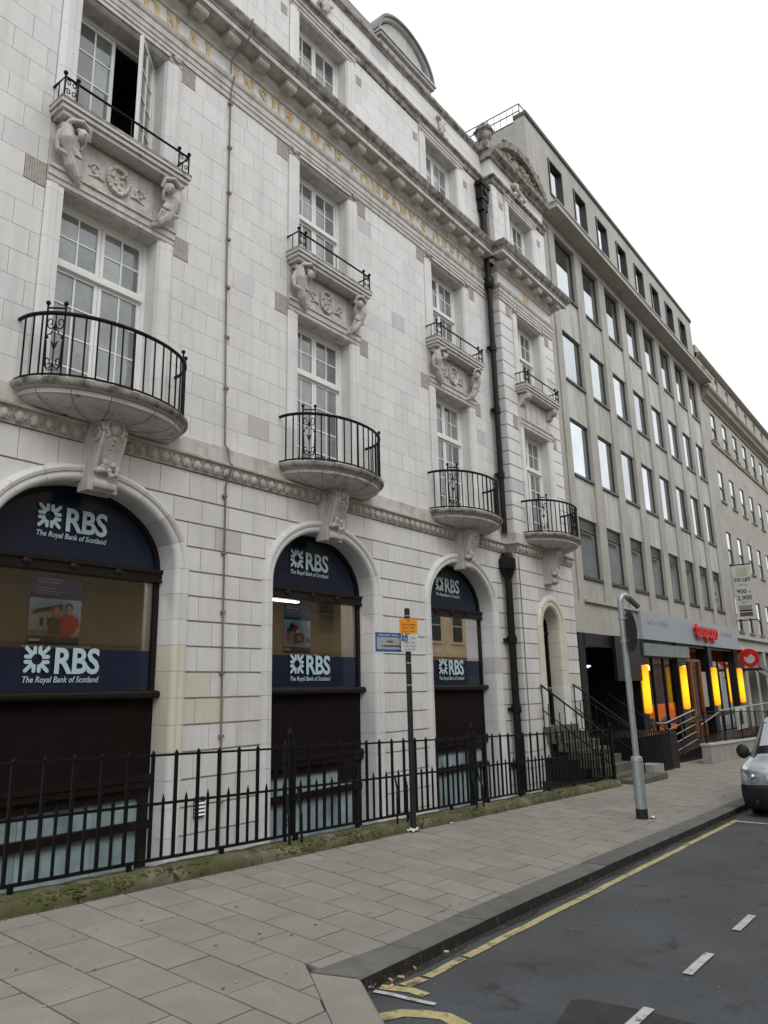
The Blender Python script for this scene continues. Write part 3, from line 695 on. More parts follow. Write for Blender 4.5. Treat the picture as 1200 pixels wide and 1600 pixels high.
for a0, a1 in PAN:
    q = MB(); P0, P1 = Vector(rp(a0, 0)), Vector(rp(a1, 0)); am = (a0 + a1) / 2
    def pp(s, z): p = P0.lerp(P1, s); return (p.x, p.y, z)
    for s in (0, 1):
        q.tube([pp(s, ZB - .03), pp(s, ZT + .10)], .0125, 6); q.ball(pp(s, ZT + .125), .028, 6)
    q.tube([pp(0, ZT + .065), pp(1, ZT + .065)], .012, 6); q.tube([pp(.5, ZB), pp(.5, ZT)], .008, 6)
    for zc, sg in ((ZT - .12, 1), (ZB + .14, 1)):
        for sd in (-1, 1):
            sp = []
            for i in range(22):
                th = i / 21 * 2.6 * math.pi; r = .085 * (1 - .78 * i / 21)
                sp.append(pp(.5 + sd * (.27 + r * 3.0 * math.cos(th + math.pi)), zc + r * math.sin(th + math.pi)))
            q.tube(sp, .0075, 5)
    for sd in (-1, 1):
        q.tube([pp(.5 + sd * .44, ZT - .32), pp(.5 + sd * .42, ZT - .27), pp(.5 + sd * .25, ZT - .26), pp(.5 + sd * .06, ZT - .19), pp(.5, ZT - .1)], .008, 5)
        q.tube([pp(.5 + sd * .44, ZT - .34), pp(.5 + sd * .40, ZB + .16), pp(.5 + sd * .3, ZB + .04), pp(.5, ZB + .06)], .007, 5); q.ball(pp(.5 + sd * .42, ZT - .30), .018, 5)
        q.tube([pp(.5, ZB + .31), pp(.5 + sd * .12, ZB + .38), pp(.5 + sd * .22, ZB + .40)], [.012, .012, .003], 5)
    q.build('scroll_panel', iron, balc, smooth=True)
# ------------------------------------------------------------------ keystone console under it
q = MB()
side = [(0, 4.84), (-.34, 4.84), (-.37, 4.78), (-.375, 4.69), (-.35, 4.58), (-.29, 4.46), (-.25, 4.36), (-.22, 4.26), (-.19, 4.18), (-.20, 4.13), (-.225, 4.08), (-.22, 4.03), (-.18, 4.00), (0, 4.0)]
q.yz([(Y0 + a, b) for a, b in side], C0 - .135, C0 + .135, .45)
q.box(C0 - .195, C0 + .195, Y0 - .17, Y0 + .05, 3.98, 4.83, .3)
cons = q.build('keystone_console', stone_trim, bank)
for sd in (-1, 1):
    q = MB(); sp = []
    for i in range(26):
        th = i / 25 * 3.1 * math.pi; r = .145 * (1 - .8 * i / 25); sp.append((C0 + sd * .142, Y0 - .225 - r * math.cos(th), 4.68 + r * math.sin(th)))
    q.tube(sp, .026, 6)
    q.tube([(C0 + sd * .142, Y0 - .37, 4.66), (C0 + sd * .142, Y0 - .34, 4.56), (C0 + sd * .142, Y0 - .27, 4.40), (C0 + sd * .142, Y0 - .22, 4.2)], .024, 6)
    q.build('scroll', stone_trim, cons, smooth=True)
q = MB()  # mask, drop and grape cluster
q.ball((C0, Y0 - .375, 4.73), .085, 8, .85, .55, 1.1); q.ball((C0, Y0 - .425, 4.725), .02, 6, 1, 1, 1.6)
q.ball((C0 - .03, Y0 - .415, 4.75), .014, 5); q.ball((C0 + .03, Y0 - .415, 4.75), .014, 5); q.ball((C0, Y0 - .415, 4.685), .02, 5, 1.3, .8, .6)
for sd in (-1, 1):
    q.tube([(C0, Y0 - .38, 4.83), (C0 + sd * .09, Y0 - .385, 4.80), (C0 + sd * .115, Y0 - .375, 4.71), (C0 + sd * .08, Y0 - .38, 4.64), (C0 + sd * .12, Y0 - .36, 4.6)], .024, 6)
for i in range(5): q.ball((C0, Y0 - .36 + i * .03, 4.60 - i * .052), .028 - .002 * i, 6)
rnd = random.Random(3)
for i in range(26): q.ball((C0 + rnd.uniform(-.13, .13), Y0 - .26 + rnd.uniform(-.03, .02), 4.27 + rnd.uniform(-.11, .06)), rnd.uniform(.028, .042), 6)
for i in range(9): q.ball((C0 - .13 + .0325 * i, Y0 - .222, 4.055), .03, 6, .75, 1, 1.9)
o = q.build('carved_mask', stone_trim, cons); remesh(o, .0085, 0)
# ------------------------------------------------------------------ second-floor balcony with carved figures
q = MB(); HW = .98
def slab(q, w, p, z0, z1, t=0.): q.box(C0 - w, C0 + w, Y0 - p, Y0 + .02, z0, z1, t)
slab(q, .92, .25, 8.66, 8.72); slab(q, .955, .285, 8.72, 8.775); slab(q, .945, .275, 8.775, 8.785); slab(q, HW, .31, 8.785, 8.86)
ub = q.build('window_balcony', balc_stone, bank)
q = MB(); slab(q, HW + .004, .314, 8.83, 8.864); q.build('stained_rim', stone_grime, ub)
RW2, RP2 = .945, .275; zt, zb2 = 9.16, 8.89
q = MB(); q.tube([(C0 - RW2, Y0, zt), (C0 - RW2, Y0 - RP2, zt), (C0 + RW2, Y0 - RP2, zt), (C0 + RW2, Y0, zt)], .017, 6); q.build('handrail', iron, ub)
q = MB(); q.tube([(C0 - RW2, Y0, zb2), (C0 - RW2, Y0 - RP2, zb2), (C0 + RW2, Y0 - RP2, zb2), (C0 + RW2, Y0, zb2)], .010, 5); q.build('bottom_rail', iron, ub)
for xx, yy in [(-RW2, -.13), (RW2, -.13), (0, -RP2)]:
    q = MB(); q.tube([(C0 + xx, Y0 + yy, 8.86), (C0 + xx, Y0 + yy, zt)], .009, 5); q.build('railing_bar', iron, ub)
for sd in (-1, 1):
    q = MB(); xa, xb = C0 + sd * RW2, C0 + sd * (RW2 - .17)
    for xx in (xa, xb): q.tube([(xx, Y0 - RP2, 8.86), (xx, Y0 - RP2, zt + .03)], .0125, 6); q.ball((xx, Y0 - RP2, zt + .055), .03, 6)
    for zc in (9.095, 8.965):
        for k in (-1, 1):
            sp = [];
            for i in range(16):
                th = i / 15 * 2.3 * math.pi; r = .045 * (1 - .7 * i / 15); sp.append(((xa + xb) / 2 + k * (.04 + r * math.cos(th) * .8), Y0 - RP2, zc + r * math.sin(th)))
            q.tube(sp, .007, 5)
    q.build('scroll_panel', iron, ub, smooth=True)
for sd in (-1, 1):      # draped figure bowing under the slab, one each side
    q = MB(); X = C0 + sd * .76
    def P(dx, dy, z): return (X + dx * -sd, Y0 - dy, z)
    q.tube([P(-.05, .10, 8.63), P(-.06, .19, 8.52), P(-.05, .19, 8.38), P(-.01, .15, 8.22), P(.05, .12, 8.10), P(.14, .09, 8.00), P(.20, .07, 7.93)], [.055, .075, .085, .068, .078, .062, .026], 9)
    q.ball(P(.10, .27, 8.475), .066, 8, .9, 1, 1.15)                       # head bowed
    q.ball(P(.10, .335, 8.465), .018, 5); q.tube([P(.04, .26, 8.53), P(.10, .26, 8.55), P(.16, .25, 8.50), P(.16, .2, 8.40), P(.13, .17, 8.33)], .026, 6)   # hair
    q.tube([P(-.10, .16, 8.49), P(-.06, .26, 8.60), P(.07, .31, 8.635), P(.19, .28, 8.59), P(.21, .23, 8.47)], [.042, .038, .034, .03, .022], 7)   # raised arm
    q.tube([P(-.11, .14, 8.48), P(-.15, .12, 8.34), P(-.13, .13, 8.22), P(-.03, .18, 8.17)], [.045, .038, .032, .025], 7)
    for i in range(7): q.tube([P(-.10 + .03 * i, .20 - .01 * abs(i - 2), 8.52), P(-.10 + .032 * i, .262 - .012 * abs(i - 2), 8.42), P(-.08 + .03 * i, .235 - .012 * abs(i - 2), 8.30), P(-.02 + .03 * i, .20, 8.2)], [.010, .014, .014, .01], 5)
    for i in range(7): q.ball(P(.04 + .02 * i, .30 - .004 * (i - 3) ** 2, 8.535 - .004 * abs(i - 3)), .018, 5)
    q.ball(P(.08, .325, 8.49), .010, 5); q.ball(P(.12, .325, 8.49), .010, 5)
    for i in range(6): q.tube([P(-.08 + .03 * i, .17 - .006 * i, 8.30), P(-.05 + .04 * i, .175, 8.17), P(.04 + .035 * i, .13, 8.03 - .01 * i)], [.012, .018, .010], 5)   # folds
    q.tube([P(-.12, .10, 8.22), P(-.02, .17, 8.16), P(.10, .14, 8.19)], .028, 6)
    q.ball(P(.20, .05, 7.95), .045, 6); q.box(X - .10, X + .10, Y0 - .13, Y0 + .01, 8.60, 8.67)
    o = q.build('carved_figure', stone_trim, ub); remesh(o, .0085, 0)
q = MB()     # wreath cartouche between them
q.tube([(C0 + .155 * math.cos(a * .2618), Y0 - .045, 8.32 + .19 * math.sin(a * .2618)) for a in range(24)], .034, 7, closed=True)
rnd = random.Random(5)
for a in range(24): q.ball((C0 + (.155 + rnd.uniform(-.02, .02)) * math.cos(a * .2618), Y0 - .07, 8.32 + (.19 + rnd.uniform(-.02, .02)) * math.sin(a * .2618)), .026, 5)
for i in range(14): q.ball((C0 + rnd.uniform(-.09, .09), Y0 - .035, 8.32 + rnd.uniform(-.12, .12)), .03, 5)
for sd in (-1, 1):
    sp = []
    for i in range(22):
        th = i / 21 * 2.5 * math.pi; r = .085 * (1 - .75 * i / 21); sp.append((C0 + sd * (.33 + r * math.cos(th)), Y0 - .04, 8.30 + r * math.sin(th)))
    q.tube(sp, .02, 5); q.tube([(C0 + sd * .2, Y0 - .04, 8.2), (C0 + sd * .28, Y0 - .045, 8.22), (C0 + sd * .42, Y0 - .03, 8.18)], [.02, .025, .01], 5)
o = q.build('wreath_cartouche', stone_trim, ub); remesh(o, .009, 0)
for c, y in BB[1:]:
    d = (c - C0, y - Y0, 0); dup(balc, bank, d); dup(cons, bank, d)
    u2_ = dup(ub, bank, d)
    if y == PY:      # the end bay has plain brackets
        for ch in list(u2_.children):
            if ch.name.startswith(('carved_figure', 'wreath')): bpy.data.objects.remove(ch)
        for sd in (-1, 1):
            q = MB(); q.yz([(PY, 8.64), (PY - .25, 8.64), (PY - .27, 8.58), (PY - .24, 8.52), (PY - .14, 8.48), (PY - .10, 8.40), (PY - .04, 8.36), (PY, 8.36)], c + sd * .74 - .1, c + sd * .74 + .1); q.build('plain_bracket', stone_trim, bank)
# ------------------------------------------------------------------ white timber windows
def leaf(q, x0, x1, z0, z1, y, cols, rows, st=.05, fr=None, panes=None, gb=.022):
    q.box(x0, x0 + st, y, y + .045, z0, z1); q.box(x1 - st, x1, y, y + .045, z0, z1)
    q.box(x0 + st, x1 - st, y + .002, y + .043, z0, z0 + st * 1.2); q.box(x0 + st, x1 - st, y + .002, y + .043, z1 - st, z1)
    xi0, xi1, zi0, zi1 = x0 + st, x1 - st, z0 + st * 1.2, z1 - st
    for i in range(1, cols): xx = xi0 + (xi1 - xi0) * i / cols; q.box(xx - gb / 2, xx + gb / 2, y + .008, y + .037, zi0, zi1)
    for j in range(1, rows): zz = zi0 + (zi1 - zi0) * j / rows; q.box(xi0, xi1, y + .010, y + .035, zz - gb / 2, zz + gb / 2)
    for i in range(cols):
        for j in range(rows): panes.append((xi0 + (xi1 - xi0) * i / cols, xi0 + (xi1 - xi0) * (i + 1) / cols, zi0 + (zi1 - zi0) * j / rows, zi0 + (zi1 - zi0) * (j + 1) / rows, y + .02))
def window(c, y, half, z0, z1, tz, up_rows, lo_rows, openleaf=False):
    yw = y + .24; fr = MB(); e = .055
    fr.box(c - half, c - half + e, yw, yw + .09, z0, z1); fr.box(c + half - e, c + half, yw, yw + .09, z0, z1); fr.box(c - half + e, c + half - e, yw, yw + .09, z1 - e, z1); fr.box(c - half + e, c + half - e, yw - .03, yw + .09, z0, z0 + .05)
    if tz: fr.box(c - half + e, c + half - e, yw - .025, yw + .09, tz - .035, tz + .035)
    w = fr.build('window', white_p, bank); panes = []
    spans = [(z0 + .05, (tz - .035) if tz else z1 - e, lo_rows)] + ([(tz + .035, z1 - e, up_rows)] if tz else [])
    for za, zb_, rows in spans:
        for k, (xa, xb) in enumerate(((c - half + e, c - .004), (c + .004, c + half - e))):
            if openleaf and k == 1:
                q = MB(); pn = []; wdt = xb - xa; leaf(q, 0, wdt, za, zb_, -.02, 2, rows, panes=pn)
                o = q.build('open_casement', white_p, w); ang = R(100); M4 = Matrix.Translation((xb, yw + .0, 0)) @ Matrix.Rotation(R(180 + 40), 4, 'Z')
                o.data.transform(M4)
                for (a, b, c_, d_, yy) in pn:
                    m = MB(); m.box(a, b, yy - .002, yy + .002, c_, d_); ob = m.build('pane', pane_m, w); ob.data.transform(M4)
                continue
            q = MB(); leaf(q, xa, xb, za, zb_, yw + .025, 2, rows, panes=panes); q.build('casement', white_p, w)
    for a, b, c_, d_, yy in panes:
        k = [random.uniform(-.003, .003) for _ in range(3)]; m = MB(); m.box(a, b, yy, yy + .005, c_, d_)
        m.v = [(p[0], p[1] + k[0] * (p[0] - a) / (b - a) + k[1] * (p[2] - c_) / (d_ - c_), p[2]) for p in m.v]; m.build('pane', pane_m, w)
    return w
for i, (c, y) in enumerate(BB):
    window(c, y, .69, 5.09, 7.80, 6.93, 2, 4)
    window(c, y, .66, 8.87, 10.82, None if i == 0 else 9.95, 2, 4 if i == 0 else 2, openleaf=(i == 0))
    window(c, y, .68, 12.46, 14.08, None, 2, 3)
# pale blinds and patchy reflections are painted into the pane colour; air bricks beside the windows
def vent(x0, x1, z0, z1, y, nx, nz):
    q = MB(); q.box(x0 + .004, x1 - .004, y + .006, y + .03, z0 + .004, z1 - .004); v = q.build('air_vent', vent_d, bank)
    q = MB(); e = .022; bx = (x1 - x0 - e) / nx; bz = (z1 - z0 - e) / nz
    for i in range(nx + 1): xx = x0 + e / 2 + bx * i; q.box(xx - .010, xx + .010, y - .004, y + .02, z0, z1)
    for j in range(nz + 1): zz = z0 + e / 2 + bz * j; q.box(x0 + .001, x1 - .001, y - .002, y + .018, zz - .009, zz + .009)
    q.build('grille', vent_m, v)
for c, _ in BAYS:
    for sd in (-1, 1):
        a, b = sorted((c + sd * .945, c + sd * 1.203))
        vent(a, b, 7.70, 8.01, FY, 8, 9); vent(a, b, 10.67, 10.98, FY, 8, 2)
        vent(a + .05, b - .05, 13.75, 13.95, FY - .004, 4, 3)
for sd in (-1, 1):
    a, b = sorted((PC + sd * .97, PC + sd * 1.2)); vent(a, b, 7.70, 8.0, PY - .004, 7, 8); vent(a, b, 10.67, 10.97, PY - .004, 7, 8); vent(a, b, 13.75, 13.95, PY - .004, 5, 3)
# ------------------------------------------------------------------ arched bank windows
YF = 8.30
def ell(a, b, z0, n=24): return [(a * math.cos(math.pi * i / n), z0 + b * math.sin(math.pi * i / n)) for i in range(n + 1)]
def daisy(fn, s):
    """wheel of arrow-like strokes pointing inward, side s"""
    q = MB(); k = 0
    def stroke(x0, z0, x1, z1, w):
        nonlocal k
        d = Vector((x1 - x0, z1 - z0)).normalized(); n_ = Vector((-d.y, d.x)); pts = []
        for i in range(7): a = R(-90 + 180 * i / 6); p = Vector((x1, z1)) + d * (w / 2 * math.cos(a)) + n_ * (w / 2 * math.sin(a)); pts.append(p)
        pts += [Vector((x0, z0)) + n_ * w / 2, Vector((x0, z0)) - n_ * w / 2]
        k += 1; q.add([fn(p.x * s, p.y * s, .0003 * k) for p in pts], [tuple(range(len(pts)))])
    for sx in (-1, 1):
        for sz in (-1, 1):
            stroke(.19 * sx, .19 * sz, .425 * sx, .425 * sz, .15); stroke(.20 * sx, .10 * sz, .43 * sx, .10 * sz, .15); stroke(.10 * sx, .20 * sz, .10 * sx, .43 * sz, .15)
            p = [(.205 * math.cos(a) * sx, .205 * math.sin(a) * sz) for a in [R(9 + 8 * i) for i in range(10)]] + [(.36 * math.cos(a) * sx, .36 * math.sin(a) * sz) for a in [R(81 - 8 * i) for i in range(10)]]
            k += 1; q.add([fn(a * s, b * s, .0003 * k) for a, b in p], [tuple(range(len(p)))])
    me = bpy.data.meshes.new('logo'); me.from_pydata(q.v, [], q.f); return me
TG = {}
def branding(c, z, w, parent, small=True):
    """emblem + RBS + line beneath; z = bottom of capitals, w total width"""
    s = w * .32; x = c - w / 2; yy = YF - .012
    place('emblem', daisy(lambda a, b, k: (x + s * .5 + a, yy - k, z + s * .5 + b), s), logo_m, parent)
    vs, fs, tw = text_geo('RBS', 1, bold=.028, spacing=.97); h = max(b for a, b in vs); sx = (w * .61) / tw; sz = s * .98 / h; x1 = x + w * .39
    m = MB(); m.add([(x1 + a * sx, yy, z + b * sz) for a, b in vs], fs); me = bpy.data.meshes.new('initials'); me.from_pydata(m.v, [], m.f); place('initials', me, logo_m, parent)
    vs, fs, tw = text_geo('The Royal Bank of Scotland', 1, bold=.012, shear=.22); sc_ = w / tw
    m = MB(); m.add([(x + a * sc_, yy, z - .115 * w + b * sc_ * 1.15) for a, b in vs], fs); me = bpy.data.meshes.new('bank_name'); me.from_pydata(m.v, [], m.f); place('bank_name', me, logo_m, parent)
for ci, (c, _) in enumerate(BAYS):
    fr = MB(); W = EA + .02
    # outer dark frame following the arch
    outr = [(c + x, z) for x, z in ell(EA + .06, EB + .06, SPR)]; inn = [(c + x, z) for x, z in ell(EA - .07, EB - .07, SPR)]
    n = len(outr)
    vs = [(x, YF, z) for x, z in outr] + [(x, YF, z) for x, z in inn] + [(x, YF + .1, z) for x, z in outr] + [(x, YF + .1, z) for x, z in inn]
    fr.add(vs, [(i, i + 1, n + i + 1, n + i) for i in range(n - 1)] + [(n + i, n + i + 1, 3 * n + i + 1, 3 * n + i) for i in range(n - 1)])
    for sd in (-1, 1): a, b = sorted((c + sd * (EA + .06), c + sd * (EA - .07))); fr.box(a, b, YF, YF + .1, 1.60, SPR)
    fr.box(c - W, c + W, YF - .045, YF + .08, 3.06, 3.20); fr.box(c - W, c + W, YF - .07, YF + .08, 3.165, 3.215); fr.box(c - W, c + W, YF - .06, YF + .08, 3.05, 3.085)
    for dx in (-.62, -.05, .55): fr.lathe((c + dx, YF - .045, 3.125), [(.05, 0), (.055, -.015), (.02, -.03)], 10, 0, 'y')
    aw = fr.build('arched_window', bronze, bank)
    q = MB(); q.xz([(c - EA + .06, SPR - .01)] + [(x, z) for x, z in [(c + a, b) for a, b in ell(EA - .06, EB - .06, SPR)][::-1]], YF + .03, YF + .04); q.build('lunette', navy, aw)
    q = MB(); q.box(c - EA + .065, c + EA - .065, YF + .03, YF + .04, 1.68, 2.165); q.build('fascia_panel', navy, aw)
    q = MB(); q.add([(c - EA + .065, YF + .03, 2.165), (c + EA - .065, YF + .03, 2.165), (c + EA - .065, YF + .03, 3.055), (c - EA + .065, YF + .03, 3.055)], [(0, 1, 2, 3)]); q.build('glass_pane', shop_glass, aw)
    q = MB(); q.box(c + EA - .16, c + EA - .072, YF + .045, YF + .05, 2.17, 3.05); q.build('blind_edge', white_p, aw)
    q = MB(); q.yz([(YF + .1, 1.56), (YF - .10, 1.575), (YF - .12, 1.60), (YF - .12, 1.635), (YF - .09, 1.665), (YF + .1, 1.68)], c - EA, c + EA); q.build('window_sill', bronze, aw)
    q = MB(); q.box(c - EA, c + EA, YF + .02, YF + .1, .66, 1.57); q.build('apron_panel', panel_m, aw)
    q = MB(); q.box(c - EA, c + EA, YF - .04, YF + .1, .50, .66); q.box(c - EA, c + EA, YF - .06, YF + .02, .585, .62); q.build('apron_rail', bronze, aw)
    YF_s = YF; YF = YF + .02
    branding(c - .06 + (.02 if ci else 0), 1.885, .93, aw); branding(c - .06, 3.56, .90, aw); YF = YF_s
    # basement light under the apron
    q = MB(); YB2 = YF + .02
    q.box(c - EA, c - EA + .5 - (.12 if ci else 0) - .3 * (ci > 0), YB2, YB2 + .1, -2.2, .5); q.box(c + EA - .12, c + EA, YB2, YB2 + .1, -2.2, .5); q.box(c - EA, c + EA, YB2 - .02, YB2 + .1, .02, .12); q.box(c - EA, c + EA, YB2 + .002, YB2 + .1, .38, .5)
    bw = q.build('basement_window', bronze, bank); xs = c - EA + .5 - (.12 if ci else 0) - .3 * (ci > 0); nP = 6
    for k in range(nP):
        xa = xs + (c + EA - .12 - xs) * k / nP; xb = xs + (c + EA - .12 - xs) * (k + 1) / nP
        m = MB(); m.box(xa, xb - .006, YB2 + .05, YB2 + .06, .12, .38); m.build('frosted_pane', frost, bw)
        m = MB(); m.box(xa, xb - .006, YB2 + .05, YB2 + .06, -2.1, .02); m.build('frosted_pane', frost, bw)
# banking hall seen through the glass
hall = mat('hall_wall', (.36, .28, .185), rough=.8, var=.1, bump=0); hall_c = mat('hall_ceiling', (.5, .48, .44), rough=.9, bump=0)
q = MB(); q.box(XL, 14.9, 11.9, 11.94, -.4, 3.4); q.build('hall_wall', hall, bank)
q = MB(); q.box(XL, 14.9, 8.5, 11.9, 3.40, 3.44); q.build('hall_ceiling', hall_c, bank)
q = MB(); q.box(XL, 14.9, 8.5, 11.9, .45, .5); q.build('hall_floor', dark_in, bank)
tube_m = mat('lamp_and_fill_tube', (1, 1, 1), bump=0, emit=((1, .93, .8), 6))
for x_ in (1.8, 10.0, 14.0):  # middle pair is the visible lit strip; outer pairs added to brighten the hall
    for y in (9.5, 10.3): q = MB(); q.box(x_ - .6, x_ + .6, y, y + .09, 3.33, 3.36); q.build('ceiling_lamp_or_fill', tube_m, bank)
fill_m = mat('added_fill_tube', (1, 1, 1), bump=0, emit=((1, .93, .8), 14))  # emission for the added fill strips in the bays
for c, _ in BAYS:
    q = MB(); q.box(c - .8, c + .8, 8.62, 8.76, 3.34, 3.37); q.build('ceiling_lamp_or_fill', fill_m, bank)  # unseen fill strip added behind each lunette to light the posters
# ------------------------------------------------------------------ posters standing behind the glass
def pm(nm, c): return mat(nm, c, rough=.6, bump=0, var=.05, scale=30)
P_navy, P_sky, P_wall, P_red, P_skin, P_hair, P_dark, P_white, P_brown, P_grey = pm('print_navy', (.012, .03, .11)), pm('print_sky', (.35, .55, .8)), pm('print_wall', (.62, .58, .52)), pm('print_red', (.78, .03, .03)), pm('print_skin', (.75, .48, .35)), pm('print_fair_hair', (.45, .30, .12)), pm('print_dark', (.02, .018, .016)), pm('print_white', (.85, .85, .85)), pm('print_brown', (.12, .07, .06)), pm('print_grey', (.25, .26, .27))
def poster(c, w, z0, z1, lab, kind):
    x = c - w / 2; h = z1 - z0; y = YF + .12
    t = thing('poster', lab, 'poster', (c, y, z0))
    k = [0]
    def pc(nm, poly, m):
        k[0] += 1; q = MB(); q.add([(x + a * w, y - .001 * k[0], z0 + b * h) for a, b in poly], [tuple(range(len(poly)))]); return q.build(nm, m, t)
    def el(cx, cz, rx, rz_): return [(cx + rx * math.cos(i * .5236), cz + rz_ * math.sin(i * .5236)) for i in range(12)]
    q = MB(); q.box(x, x + w, y, y + .01, z0, z1); q.build('board', P_navy, t)
    q = MB(); q.box(x - .02, x + w + .14, y - .02, y + .05, z0 - .035, z0 - .01); q.build('stand', P_white, t)
    for i, zz in enumerate((.93, .885, .80, .76, .725)): pc('text_line', [(.1, zz), (.62 - .07 * (i % 3), zz), (.62 - .07 * (i % 3), zz + (.02 if i < 2 else .012)), (.1, zz + (.02 if i < 2 else .012))], P_grey)
    pc('picture_sky', [(0, .12), (1, .12), (1, .66), (0, .66)], P_sky if kind < 2 else P_grey)
    pc('caption_emblem', [(.03, .045), (.24, .045), (.24, .08), (.03, .08)], P_white)
    if kind != 1:
        pc('picture_ground', [(0, .12), (1, .12), (1, .2), (0, .2)], P_grey)
        pc('picture_house', [(0, .2), (.62, .2), (.62, .58), (.5, .56), (.45, .5), (.3, .47), (.1, .42), (0, .4)], P_wall); pc('picture_roof', [(.02, .42), (.12, .5), (.45, .56), (.62, .6), (.62, .5), (.3, .47)], P_dark)
        for wx in (.2, .34): pc('picture_window', [(wx, .26), (wx + .07, .26), (wx + .07, .38), (wx, .38)], P_dark)
        pc('picture_woman', [(.36, .14), (.38, .3), (.42, .40), (.5, .42), (.6, .38), (.62, .14)], P_brown); pc('picture_hair', el(.50, .46, .085, .09), P_hair); pc('picture_face', el(.51, .475, .05, .055), P_skin)
        pc('picture_man', [(.58, .12), (.58, .38), (.66, .44), (.80, .45), (.93, .40), (.98, .28), (.92, .26), (.90, .12)], P_red); pc('picture_arm', [(.90, .26), (.98, .27), (.96, .16), (.84, .10), (.80, .13), (.89, .18)], P_skin); pc('picture_hair', el(.75, .54, .075, .075), P_dark); pc('picture_face', el(.75, .515, .058, .065), P_skin)
    else:
        rnd = random.Random(8)
        for i in range(16): a, b = rnd.uniform(.02, .85), rnd.uniform(.14, .5); pc('picture_shape', [(a, b), (a + .14, b + .01), (a + .12, b + .1), (a + .01, b + .09)], random.choice((P_red, P_white, P_dark, P_skin, P_dark)))
        pc('picture_lamp', el(.55, .3, .2, .11), P_dark); pc('picture_lamp', el(.55, .3, .1, .06), P_grey)
poster(4.56, .64, 2.21, 3.02, 'poster with a couple, the man in red, behind the nearest arched window', 0)
poster(8.62, .60, 2.21, 3.00, 'poster of a street scene behind the middle arched window', 1)
poster(12.62, .60, 2.21, 3.00, 'poster with one red figure behind the third arched window', 0)
# ------------------------------------------------------------------ entrance door in the end bay
q = MB(); DYY = PY + .30
q.box(PC - .46, PC - .38, DYY, DYY + .1, .72, 3.4); q.box(PC + .38, PC + .46, DYY, DYY + .1, .72, 3.4); q.box(PC - .46, PC + .46, DYY - .02, DYY + .1, 2.82, 2.90)
q.box(PC - .38, PC + .38, DYY + .03, DYY + .08, .72, 1.95)
for z in (.9, 1.45): q.box(PC - .3, PC + .3, DYY + .015, DYY + .04, z, z + .42)
door = q.build('entrance_door', panel_m, bank)
q = MB(); q.add([(PC - .40, DYY + .04, 1.95), (PC + .40, DYY + .04, 1.95), (PC + .40, DYY + .04, 3.45), (PC - .40, DYY + .04, 3.45)], [(0, 1, 2, 3)]); q.build('door_glass', shop_glass, door)
q = MB(); q.box(PC - .46, PC + .46, DYY + .5, DYY + .52, .7, 3.5); q.build('lobby_wall', hall, door)
q = MB(); q.lathe((PC + .28, DYY + .02, 1.55), [(.03, 0), (.03, -.05), (.04, -.06), (.03, -.08)], 10, 0, 'y'); q.build('door_knob', steel, door)
blue_m = mat('blue_print', (.03, .22, .45), rough=.5, bump=0)
q = MB(); q.box(15.74, 16.02, PY - .03, PY - .012, 1.42, 1.80); nb = q.build('notice_board', P_white, bank)
text_obj('notice_text', 'RBS', .14, lambda a, b: (15.77 + a * .9, PY - .032, 1.55 + b), blue_m, nb, bold=.02)
for i in range(2):
    q = MB(); q.box(15.77, 15.98 - .06 * i, PY - .033, PY - .031, 1.72 - .06 * i, 1.755 - .06 * i); q.build('notice_line', blue_m, nb)
# ------------------------------------------------------------------ drainpipe, hoppers, lightning cable
def pipe(name, x, y, z0, z1, r, cols): 
    q = MB(); q.tube([(x, y, z0), (x, y, z1)], r, 14); p = q.build(name, pipe_m, bank, smooth=True)
    for z in cols:
        q = MB(); q.lathe((x, y, z), [(r, -.09), (r * 1.35, -.085), (r * 1.35, .05), (r * 1.2, .06), (r * 1.2, .09), (r, .095)], 14); q.box(x - r * 1.9, x + r * 1.9, y + r * .6, y + r * 1.6, z - .03, z + .03); q.build('collar', pipe_m, p, smooth=True)
    return p
XPIPE, YPIPE = 14.76, 7.86
p = pipe('drainpipe', XPIPE, YPIPE, 5.02, 11.25, .066, (9.6, 8.0, 6.4)); q = MB(); q.tube([(XPIPE + .13, YPIPE + .03, 5.02), (XPIPE + .13, YPIPE + .03, 11.1)], .034, 10); q.build('drainpipe', cable_m, bank, smooth=True)
q = MB(); q.tube([(XPIPE, YPIPE, 11.25), (XPIPE - .02, YPIPE, 11.6), (XPIPE - .05, YPIPE - .03, 12.0)], .08, 12); q.lathe((XPIPE, YPIPE, 11.35), [(.09, -.15), (.14, -.05), (.14, .12), (.09, .18)], 12); q.build('swan_neck', pipe_m, p, smooth=True)
p2 = pipe('drainpipe', XPIPE + .03, YPIPE, -2.2, 4.55, .082, (2.62, 1.15, .0)); q = MB(); q.lathe((XPIPE + .03, YPIPE, 4.3), [(.10, -.3), (.17, -.12), (.2, -.1), (.2, .12), (.16, .14), (.12, .26)], 8); q.build('hopper_head', pipe_m, p2)
q = MB(); q.box(XPIPE - .17, XPIPE + .17, 7.80, 7.98, 13.7, 14.15); q.box(XPIPE - .21, XPIPE + .21, 7.77, 7.98, 14.08, 14.2); q.box(XPIPE - .12, XPIPE + .12, 7.82, 7.98, 13.4, 13.72); q.lathe((XPIPE, 7.79, 13.93), [(.1, .02), (.1, -.02), (.06, -.03)], 12, 0, 'y'); hh = q.build('hopper_head', pipe_m, bank)
q = MB(); q.tube([(XPIPE, 7.9, 13.5), (XPIPE, 7.9, 12.3)], .075, 12); q.build('spout', pipe_m, hh, smooth=True)
q = MB(); q.box(XPIPE + .1, XPIPE + .24, 7.85, 7.98, 12.32, 13.4); q.build('lead_box', cable_m, bank)
q = MB(); xc = 6.60
